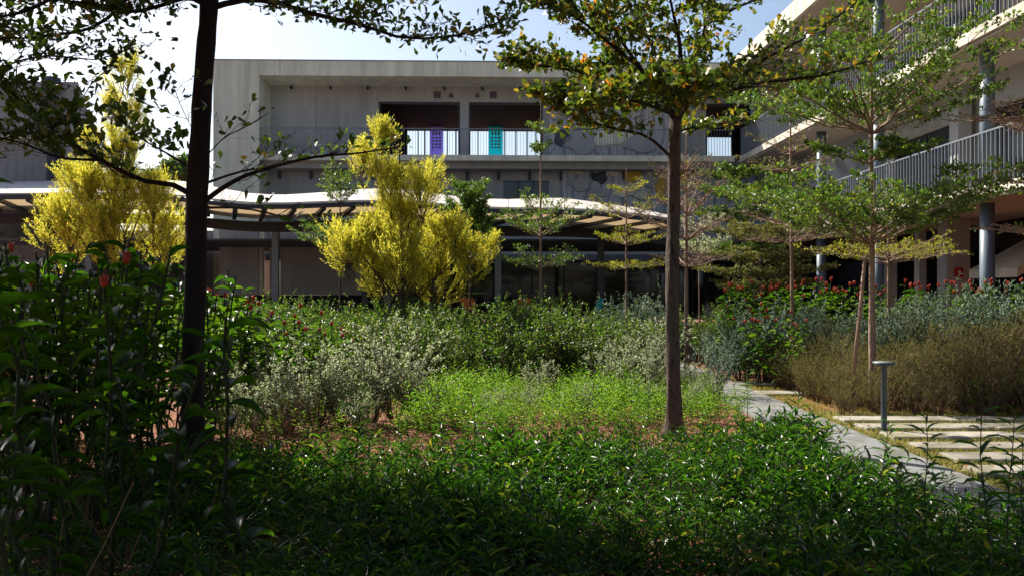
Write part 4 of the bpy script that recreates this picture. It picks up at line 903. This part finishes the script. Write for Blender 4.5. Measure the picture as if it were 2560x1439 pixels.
# shrubs ----------------------------------------------------------------------------------
def shrub_parts(seed, h, spread, nst, ll, lw, kind, nsh=7, lps=16, upright=1.6):
    r_ = np.random.default_rng(seed); gl, gs = G(), G(); O, D = [], []
    for k in range(nst):
        a = r_.uniform(0, 2 * math.pi); s = spread * r_.uniform(.1, 1) ** .7
        d = np.array([math.cos(a) * s, math.sin(a) * s, h * r_.uniform(.65, 1.05)]); L = np.linalg.norm(d)
        P = curve([math.cos(a) * .05, math.sin(a) * .05, 0], d, L, 6, (0, 0, .05), .03, r_); gs.tube(P, np.linspace(.008, .003, 6), 4, cap=False)
        br = [P[2:]]
        for j in range(nsh):
            q = r_.integers(1, 5); p = P[q] + (P[min(q + 1, 5)] - P[q]) * r_.random(); dd = nrm(d) * upright * .6 + r_.normal(0, .55, 3); dd[2] = abs(dd[2]) * .8 + .25
            C = curve(p, dd, L * r_.uniform(.15, .38), 4, r_=r_); gs.tube(C, [.004, .003, .0025, .002], 3, cap=False); br.append(C)
        for C in br:
            m = len(C); t = r_.uniform(.1, 1, lps) * (m - 1); i = np.minimum(t.astype(int), m - 2); O.append(C[i] + (C[i + 1] - C[i]) * (t - i)[:, None])
            dd = nrm(C[i + 1] - C[i]) * .7 + r_.normal(0, .7, (lps, 3)); D.append(dd)
    O = np.concatenate(O); D = np.concatenate(D); n = len(O)
    scatter(gl, kind, O, D, r_.normal(0, .6, (n, 3)) + [0, 0, 1], ll * r_.uniform(.6, 1.25, n), lw * r_.uniform(.7, 1.2, n))
    return gl, gs
def shrub_set(name, group, cat, variants, leafm, stemm, spots, labels):
    protos = []
    for k, (gl, gs) in enumerate(variants): protos.append((mesh('foliage', gl, MT[leafm]), mesh('stems', gs, MT[stemm])))
    for i, (x, y, s) in enumerate(spots):
        t = thing(name, labels(i, x, y) if callable(labels) else labels, cat, (x, y, -.02), group); t.rotation_euler = (0, 0, rng.uniform(0, 6.28)); t.scale = (s, s, s * rng.uniform(.9, 1.1))
        a, b_ = protos[i % len(protos)]
        obj('foliage', a, None, t, world=False); obj('stems', b_, None, t, world=False)
sv = [shrub_parts(200 + k, .95, .5, 22, .036, .024, 'oval' if k % 2 else 'diamond', 8, 19) for k in range(3)]
spots = []
for (px, y, s) in ((575, 10.9, .55), (640, 11.3, .85), (720, 11.1, .6), (790, 11.5, .95), (860, 11.6, .75), (930, 12.0, .95), (985, 12.3, 1.2), (1050, 11.9, .7), (900, 11.0, .45), (1540, 13.6, .85), (1600, 13.2, .95), (1650, 14.4, 1.1), (1610, 12.0, .5), (1350, 13.4, .6), (1240, 11.9, .42), (1330, 12.2, .42), (1450, 12.0, .42), (1740, 13.5, .6), (1765, 12.6, .45), (1720, 11.9, .4)):
    y = y - (.85 if px < 1100 else (.6 if y < 12.3 and px < 1500 else 0)); spots.append((gx(px, y), y, s))
names_s = ['low silver leaved shrub nearest the dark trunk', 'open silver shrub on thin stems right of the dark trunk', 'low silver shrub before the red flowered plants', 'bushy silver shrub below the red flowers', 'silver shrub in the middle of the left silver group',
           'full silver shrub below the golden tree', 'tallest silver shrub with long upright shoots below the golden tree', 'silver shrub at the right end of the left silver group', 'tiny silver shrub at the edge of the red soil',
           'silver shrub before the hedge left of the brown trunk', 'bushy silver shrub directly left of the brown trunk', 'tall silver shrub behind the brown trunk', 'low silver shrub among light ground cover beside the brown trunk', 'wispy silver shrub in front of the dark hedge',
           'small silver tuft in the light green ground cover, leftmost', 'small silver tuft in the light green ground cover, middle', 'small silver tuft in the light green ground cover, rightmost', 'silver shrub between brown trunk and path', 'low silver shrub at the path edge right of the brown trunk', 'smallest silver shrub beside the path']
shrub_set('silver_shrub', 'silver leaved shrubs in the garden', 'shrub', sv, 'l_silver', 'stem_brown', spots, lambda i, x, y: names_s[i])

# hedge mass
hv = [shrub_parts(230 + k, 1.0, .55, 16, .05, .028, 'oval', 6, 13) for k in range(4)]
def mass(name, label, cat, variants, leafm, stemm, pts, sc):
    g, gs = G(), G(); P = np.array(pts, float); idx = rng.integers(0, len(variants), len(P)); sc = np.asarray(sc)
    for k, (a, b_) in enumerate(variants):
        m = idx == k; n = m.sum()
        if n == 0: continue
        rot = rng.uniform(0, 6.28, n); replicate(g, a, P[m], rot, sc[m]); replicate(gs, b_, P[m], rot, sc[m])
    o = tag(obj(name, g, MT[leafm]), label, cat, kind='stuff'); s = obj('stems', gs, MT[stemm], o); s['kind'] = 'stuff'
    return o
pts = []; sc = []
for y in np.arange(14.6, 22.5, .62):
    for x in np.arange(-6.2, 3.0, .62):
        xx = x + rng.uniform(-.2, .2); yy = y + rng.uniform(-.2, .2)
        if xx > 2.7 or (xx < -4.4 and yy < 16): continue
        top = 1.08 + .12 * math.sin(xx * 2) + .015 * (yy - 15) - (.12 if 1.0 < xx < 2.4 and yy > 17 else 0)
        pts.append((xx, yy, -.02)); sc.append(top * rng.uniform(.85, 1.12))
for x, y, s_ in ((2.3, 20.6, 1.1), (2.9, 21.2, 1.15), (3.5, 20.8, 1.1), (4.0, 21.4, 1.2), (4.6, 20.7, 1.2), (5.2, 21.3, 1.25), (5.0, 19.6, 1.1), (5.8, 20.4, 1.2), (3.2, 22.0, 1.2), (4.4, 22.1, 1.25), (6.2, 21.4, 1.25), (4.5, 19.4, 1.0)): pts.append((x, y, -.02)); sc.append(s_)
mass('hedge', 'dark green small leaved hedge in front of the terrace', 'hedge', hv, 'l_hedge', 'stem_brown', pts, sc)

# heath bed right of the path
ev = [shrub_parts(250 + k, .95, .42, 26, .035, .007, 'diamond', 6, 17, 2.4) for k in range(3)]
pts = []; sc = []
for y in np.arange(11.6, 15.9, .38):
    for x in np.arange(4.3, 10.2, .38):
        xx = x + rng.uniform(-.14, .14); yy = y + rng.uniform(-.14, .14)
        if xx > .62 * yy + 1 or xx < 4.5 - .02 * (yy - 11.6) or (yy > 14.3 and xx > 6.4): continue
        sz = np.interp(xx, [4.4, 5.2, 6.2, 7.0, 9], [.50, .66, .85, 1.05, 1.12]) * (1 + .07 * (yy - 12)) * .94
        pts.append((xx, yy, -.02)); sc.append(min(sz, 1.25) * rng.uniform(.85, 1.12))
mass('heath_bed', 'olive brown needle leaved bushes massed behind the bollard light', 'shrubs', ev, 'l_heath', 'stem_brown', pts, sc)
# blue grey shrubs behind the heath
bv = [shrub_parts(270 + k, 1.1, .5, 22, .06, .014, 'diamond', 7, 15, 2.2) for k in range(3)]
spb = []
for k, (px, y, s) in enumerate(((1815, 16.4, .95), (1855, 15.9, 1.0), (1905, 16.3, 1.08), (1960, 16.2, 1.08), (2020, 16.5, 1.12), (2085, 16.3, 1.12), (2150, 15.0, 1.15), (2215, 14.6, 1.15), (2280, 14.9, 1.22), (2340, 14.6, 1.25), (2400, 15.0, 1.28), (2460, 14.7, 1.25), (2520, 15.0, 1.25), (2580, 14.7, 1.25), (1590, 17.5, 1.25), (1640, 18.0, 1.3), (1560, 18.6, 1.15), (1790, 13.6, .8))):
    spb.append((gx(px, y), y, s))
shrub_set('blue_grey_shrub', 'blue grey upright shrubs in a row', 'shrub', bv, 'l_blue', 'stem', spb,
          lambda i, x, y: ['middle','right hand','left hand'][i - 14] + ' blue grey shrub of three at the hedge end left of the brown trunk' if 14 <= i <= 16 else ('blue grey upright shrub between heath and red cones, number %s counted from the path' % ['one','two','three','four','five','six','seven','eight','nine','ten','eleven','twelve','thirteen','fourteen'][i] if i < 14 else 'low blue grey shrub beside the path below the red flowers'))

# red flowered ginger plants -----------------------------------------------------------------
def ginger_geo(seed, h, nl, ll, kind='big', droop=0.0):
    r_ = np.random.default_rng(seed); d = np.array([r_.normal(0, .14), r_.normal(0, .14), 1]); P = curve([0, 0, 0], d, h, 8, wig=.012, r_=r_)
    gs = G(); gs.tube(P, np.linspace(.012, .007, 8), 6); L = []
    for k in range(nl):
        t = .25 + .74 * k / nl; q = t * 7; i = min(int(q), 6); p = P[i] + (P[i + 1] - P[i]) * (q - i); a = k * 1.05 + r_.uniform(-.2, .2)
        dd = np.array([math.cos(a), math.sin(a), r_.uniform(-.55, .35) + .45 * t]); L.append((p, dd, np.array([0, 0, 1.]) + r_.normal(0, .2, 3), ll * r_.uniform(.75, 1.15), ll * r_.uniform(.30, .38)))
    gf = G(); tp = P[-1]; gf.lathe([(.008, 0), (.023, .014), (.031, .038), (.028, .064), (.016, .088), (.001, .102)], tp, 10)
    n = 14; a = np.arange(n) * 2.4; zz = np.linspace(.01, .075, n); O = tp + np.stack([np.cos(a) * .021, np.sin(a) * .021, zz * 1.0], -1)
    scatter(gf, 'oval', O, np.stack([np.cos(a) * .5, np.sin(a) * .5, np.ones(n)], -1), np.stack([np.cos(a), np.sin(a), np.zeros(n)], -1), .038, .028)
    return gs, L, gf
def leaf_join(L, kind):
    g = G(); scatter(g, kind, [l[0] for l in L], [l[1] for l in L], [l[2] for l in L], np.array([l[3] for l in L]), np.array([l[4] for l in L])); return g
# near plants: each large leaf is its own piece
vb = TM['big'][0]; 
def leaf_mesh_unit():
    g = G(); scatter(g, 'big', [[0, 0, 0]], [[0, 1, 0]], [[0, 0, 1]], np.array([1.0]), np.array([.36])); return mesh('leaf', g, MT['l_ginger'], True)
LM = leaf_mesh_unit()
from mathutils import Matrix
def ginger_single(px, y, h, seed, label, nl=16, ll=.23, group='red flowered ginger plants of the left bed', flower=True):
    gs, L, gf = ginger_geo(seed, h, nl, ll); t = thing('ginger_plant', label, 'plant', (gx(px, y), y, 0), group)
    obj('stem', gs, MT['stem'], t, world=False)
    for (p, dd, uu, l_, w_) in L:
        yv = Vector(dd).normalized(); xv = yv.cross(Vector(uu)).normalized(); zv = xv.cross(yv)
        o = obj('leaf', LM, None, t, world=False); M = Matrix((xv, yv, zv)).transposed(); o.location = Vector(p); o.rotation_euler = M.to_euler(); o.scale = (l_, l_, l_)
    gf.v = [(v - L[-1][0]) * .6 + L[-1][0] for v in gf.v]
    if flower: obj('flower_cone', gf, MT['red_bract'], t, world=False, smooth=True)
near = [(78, 3.0, 2.08, 'nearest ginger plant, tall dark silhouette with red bud at the left edge'), (300, 4.4, 1.78, 'dark ginger plant with one red cone before the left golden tree'), (590, 4.1, 1.55, 'dark ginger plant standing alone just right of the dark trunk'),
        (-40, 3.4, 1.75, 'ginger plant cut by the left picture edge'), (160, 3.9, 1.55, 'dark ginger plant right of the tall silhouette'), (360, 4.3, 1.5, 'dark ginger plant just left of the dark trunk'),
        (200, 4.6, 1.45, 'low dark ginger plant in the lower left corner'), (30, 4.6, 1.70, 'dark ginger plant behind the tall silhouette'), (350, 5.4, 1.5, 'ginger plant a little left of the dark trunk'),
        (90, 3.6, 1.15, 'lowest near ginger plant at the left'), (300, 5.0, 1.3, 'short dark ginger plant low in the left foreground')]
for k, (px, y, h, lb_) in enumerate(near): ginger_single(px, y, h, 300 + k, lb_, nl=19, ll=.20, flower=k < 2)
protos = []
for k in range(7):
    gs, L, gf = ginger_geo(330 + k, 1.65, 21, .19); gf.v = [(v - L[-1][0]) * .82 + L[-1][0] + np.array([0, 0, .03]) for v in gf.v]; protos.append((mesh('stem', gs, MT['stem']), mesh('leaves', leaf_join(L, 'big'), MT['l_ginger'], True), mesh('flower_cone', gf, MT['red_bract'], True)))
def ginger_bed(spots, label, group, pf=.5):
    for i, (x, y, h) in enumerate(spots):
        t = thing('ginger_plant', label, 'plant', (x, y, 0), group); t.rotation_euler = (0, 0, rng.uniform(0, 6.28)); h = h / 1.65; t.scale = (min(1, h * 1.15), min(1, h * 1.15), h)
        a, b_, c = protos[int(rng.integers(0, len(protos)))]
        obj('stem', a, None, t, world=False); obj('leaves', b_, None, t, world=False)
        if rng.random() < pf: o = obj('flower_cone', c, None, t, world=False)
sp = []
while len(sp) < 128:
    px = rng.uniform(-120, 560); y = rng.uniform(5.4, 10.5)
    if px > 385 and y < 8.1: continue
    sp.append((gx(px, y), y, rng.uniform(1.72, 2.15) - .0004 * max(0, px - 250) - .02 * (y - 6)))
ginger_bed(sp, 'leafy ginger plant in the thick of the left bed behind the dark trunk', 'ginger plants massed in the left bed', .06)
sp = []
while len(sp) < 54:
    px = rng.uniform(500, 880); y = rng.uniform(10.8, 13.6); top = np.interp(px, [500, 600, 700, 880], [1.62, 1.58, 1.42, 1.12])
    sp.append((gx(px, y), y, top * rng.uniform(.8, 1.03)))
ginger_bed(sp, 'red coned ginger plant among those right of the dark trunk', 'ginger plants right of the dark trunk', .75)
sp = []
while len(sp) < 92:
    px = rng.uniform(1735, 2600); y = rng.uniform(16.9, 18.4)
    sp.append((gx(px, y), y, rng.uniform(1.6, 1.9)))
for _ in range(34):
    y = rng.uniform(14.2, 18.2); sp.append((rng.uniform(4.22, 4.95), y, rng.uniform(.9, 1.25) * (1 + .08 * (y - 14.2))))
sp = [s for s in sp if not (2.9 < s[0] < 4.15)]
ginger_bed(sp, 'red coned ginger plant in the bed before the gallery wing', 'ginger plants before the gallery wing', .9)

# dry stems and fallen leaves below the left bed
N = 2600; P = np.stack([rng.uniform(-5.2, -1.6, N), rng.uniform(3.0, 9.5, N), rng.uniform(0.0, .06, N)], -1); g = G()
d = rng.normal(0, 1, (N, 3)); d[:, 2] = rng.uniform(-.1, .5, N); scatter(g, 'lance', P, d, rng.normal(0, .5, (N, 3)) + [0, 0, 1], rng.uniform(.06, .2, N), rng.uniform(.01, .035, N))
N = 520; P = np.stack([rng.uniform(-2.5, 5.4, N), rng.uniform(6.0, 14.5, N), rng.uniform(.005, .02, N)], -1); P[:, 2] += np.where(P[:, 0] > 3.15, .035, 0)
d = rng.normal(0, 1, (N, 3)); d[:, 2] = rng.uniform(-.02, .15, N); scatter(g, 'spoon', P, d, rng.normal(0, .2, (N, 3)) + [0, 0, 1], rng.uniform(.04, .085, N), rng.uniform(.02, .045, N))
for k in range(240):
    p = np.array([rng.uniform(-5, -1.8), rng.uniform(3.2, 9), 0]); g.tube(curve(p, [rng.normal(0, .4), rng.normal(0, .4), 1], rng.uniform(.3, .9), 4, wig=.03), [.005, .004, .004, .003], 3, cap=False)
tag(obj('leaf_litter', g, MT['dry']), 'dry brown stems under the left bed and fallen leaves on soil and paving', 'leaf litter', kind='stuff')

# tall weeds standing above the ground cover ----------------------------------------------------
gq = G(); scatter(gq, 'lance', [[0, 0, 0]], [[0, 1, 0]], [[0, 0, 1]], np.array([1.0]), np.array([.15])); WM = mesh('leaf', gq, MT['l_ground'], True)
def weed(px, D, ytop, seed, label, ll=.15, nl=26):
    r_ = np.random.default_rng(seed); h = max(.35, H_(ytop, D)); t = thing('tall_weed', label, 'plant', (gx(px, D), D, 0), 'tall upright weeds above the ground cover')
    P = curve([0, 0, 0], [r_.normal(0, .05), r_.normal(0, .05), 1], h, 8, wig=.008, r_=r_); g = G(); g.tube(P, np.linspace(.0055, .002, 8), 5); obj('stem', g, MT['stem'], t, world=False)
    for k in range(nl):
        tt = .2 + .8 * (k + .5) / nl; q = tt * 7; i = min(int(q), 6); p = P[i] + (P[i + 1] - P[i]) * (q - i); a = k * 2.4
        up = r_.uniform(.2, .7) + 1.1 * max(0, tt - .8) * 5 * .4; yv = Vector((math.cos(a), math.sin(a), up)).normalized(); xv = yv.cross(Vector((0, 0, 1))).normalized(); zv = xv.cross(yv)
        l_ = ll * r_.uniform(.7, 1.15) * (1 - .45 * max(0, tt - .75) * 4); o = obj('leaf', WM, None, t, world=False); o.location = Vector(p); o.rotation_euler = Matrix((xv, yv, zv)).transposed().to_euler(); o.scale = (l_, l_, l_)
W_ = [(2310, 4.7, 1030, 'tall dark weed in front of the path, below the bollard light'), (2478, 4.3, 960, 'tallest weed at the right, before the paving slabs'), (2512, 4.6, 1010, 'tall weed just right of the tallest one by the slabs'), (2556, 4.2, 1110, 'weed cut by the right picture edge'),
      (1990, 6.9, 985, 'weed at the left path edge, taller of two'), (2030, 6.7, 1020, 'weed at the left path edge, shorter of two'), (2190, 5.9, 1050, 'weed in front of the path left of the bollard light'), (885, 6.4, 925, 'dark weed before the left silver shrubs'),
      (1190, 6.8, 955, 'dark weed before the bright ground cover in the middle'), (1352, 12.6, 725, 'bright green weed rising before the canopy in the middle'), (1235, 12.8, 800, 'leaning bright weed before the hedge in the middle'), (1680, 5.6, 1115, 'weed at the foot of the brown trunk'),
      (465, 4.2, 1290, 'small weed in the dark foreground below the dark trunk'), (1615, 9.2, 945, 'thin weed left of the brown trunk foot'), (1110, 7.6, 1040, 'short weed on the red soil strip in the middle'), (610, 8.0, 1000, 'thin weed right of the dark trunk foot'),
      (1500, 6.6, 1090, 'leaning weed in the centre right ground cover'), (2240, 5.2, 1165, 'short weed leaning over the path edge'), (1870, 11.3, 940, 'bright weed on the path edge right of the brown trunk')]
for k, (px, D, yt, lb_) in enumerate(W_): weed(px, D, yt, 400 + k, lb_, ll=.16 if D < 8 else .12)
# broad grassy tufts in the near foreground
def tuft(seed, n, ll, lw):
    r_ = np.random.default_rng(seed); g = G()
    for k in range(n):
        a = r_.uniform(0, 6.28); L = ll * r_.uniform(.6, 1.2); w = lw * r_.uniform(.7, 1.2); c = np.array([math.cos(a), math.sin(a), 0]); s = np.array([-math.sin(a), math.cos(a), 0]); el = r_.uniform(.8, 1.35); P = []
        p = np.zeros(3); m = 7
        for j in range(m):
            ww = w * (1 - (j / (m - 1)) ** 2) * .5 + .0005; P += [p - s * ww, p + s * ww]; e = el - 1.7 * (j / m); p = p + (c * math.cos(e) + np.array([0, 0, 1]) * math.sin(e)) * L / m
        g.add(P, quads=[[2 * j, 2 * j + 1, 2 * j + 3, 2 * j + 2] for j in range(m - 1)])
    return g
tv = [(tuft(500 + k, 13, .34, .016), None) for k in range(4)]
N = 420; P = np.stack([rng.uniform(-3, 4.4, N), rng.uniform(2.6, 8.6, N), np.full(N, .05)], -1); P = P[(np.abs(P[:, 0]) < .64 * P[:, 1] + .3) & ~((P[:, 0] > 2.8) & (P[:, 1] > 5.4))]; g = G(); idx = rng.integers(0, 4, len(P))
for k in range(4): m = idx == k; replicate(g, tv[k][0], P[m], rng.uniform(0, 6.28, m.sum()), rng.uniform(.6, 1.25, m.sum()))
tag(obj('grass_tufts', g, MT['l_ground'], smooth=True), 'arching strap leaved tufts mixed through the foreground cover', 'grass', kind='stuff')
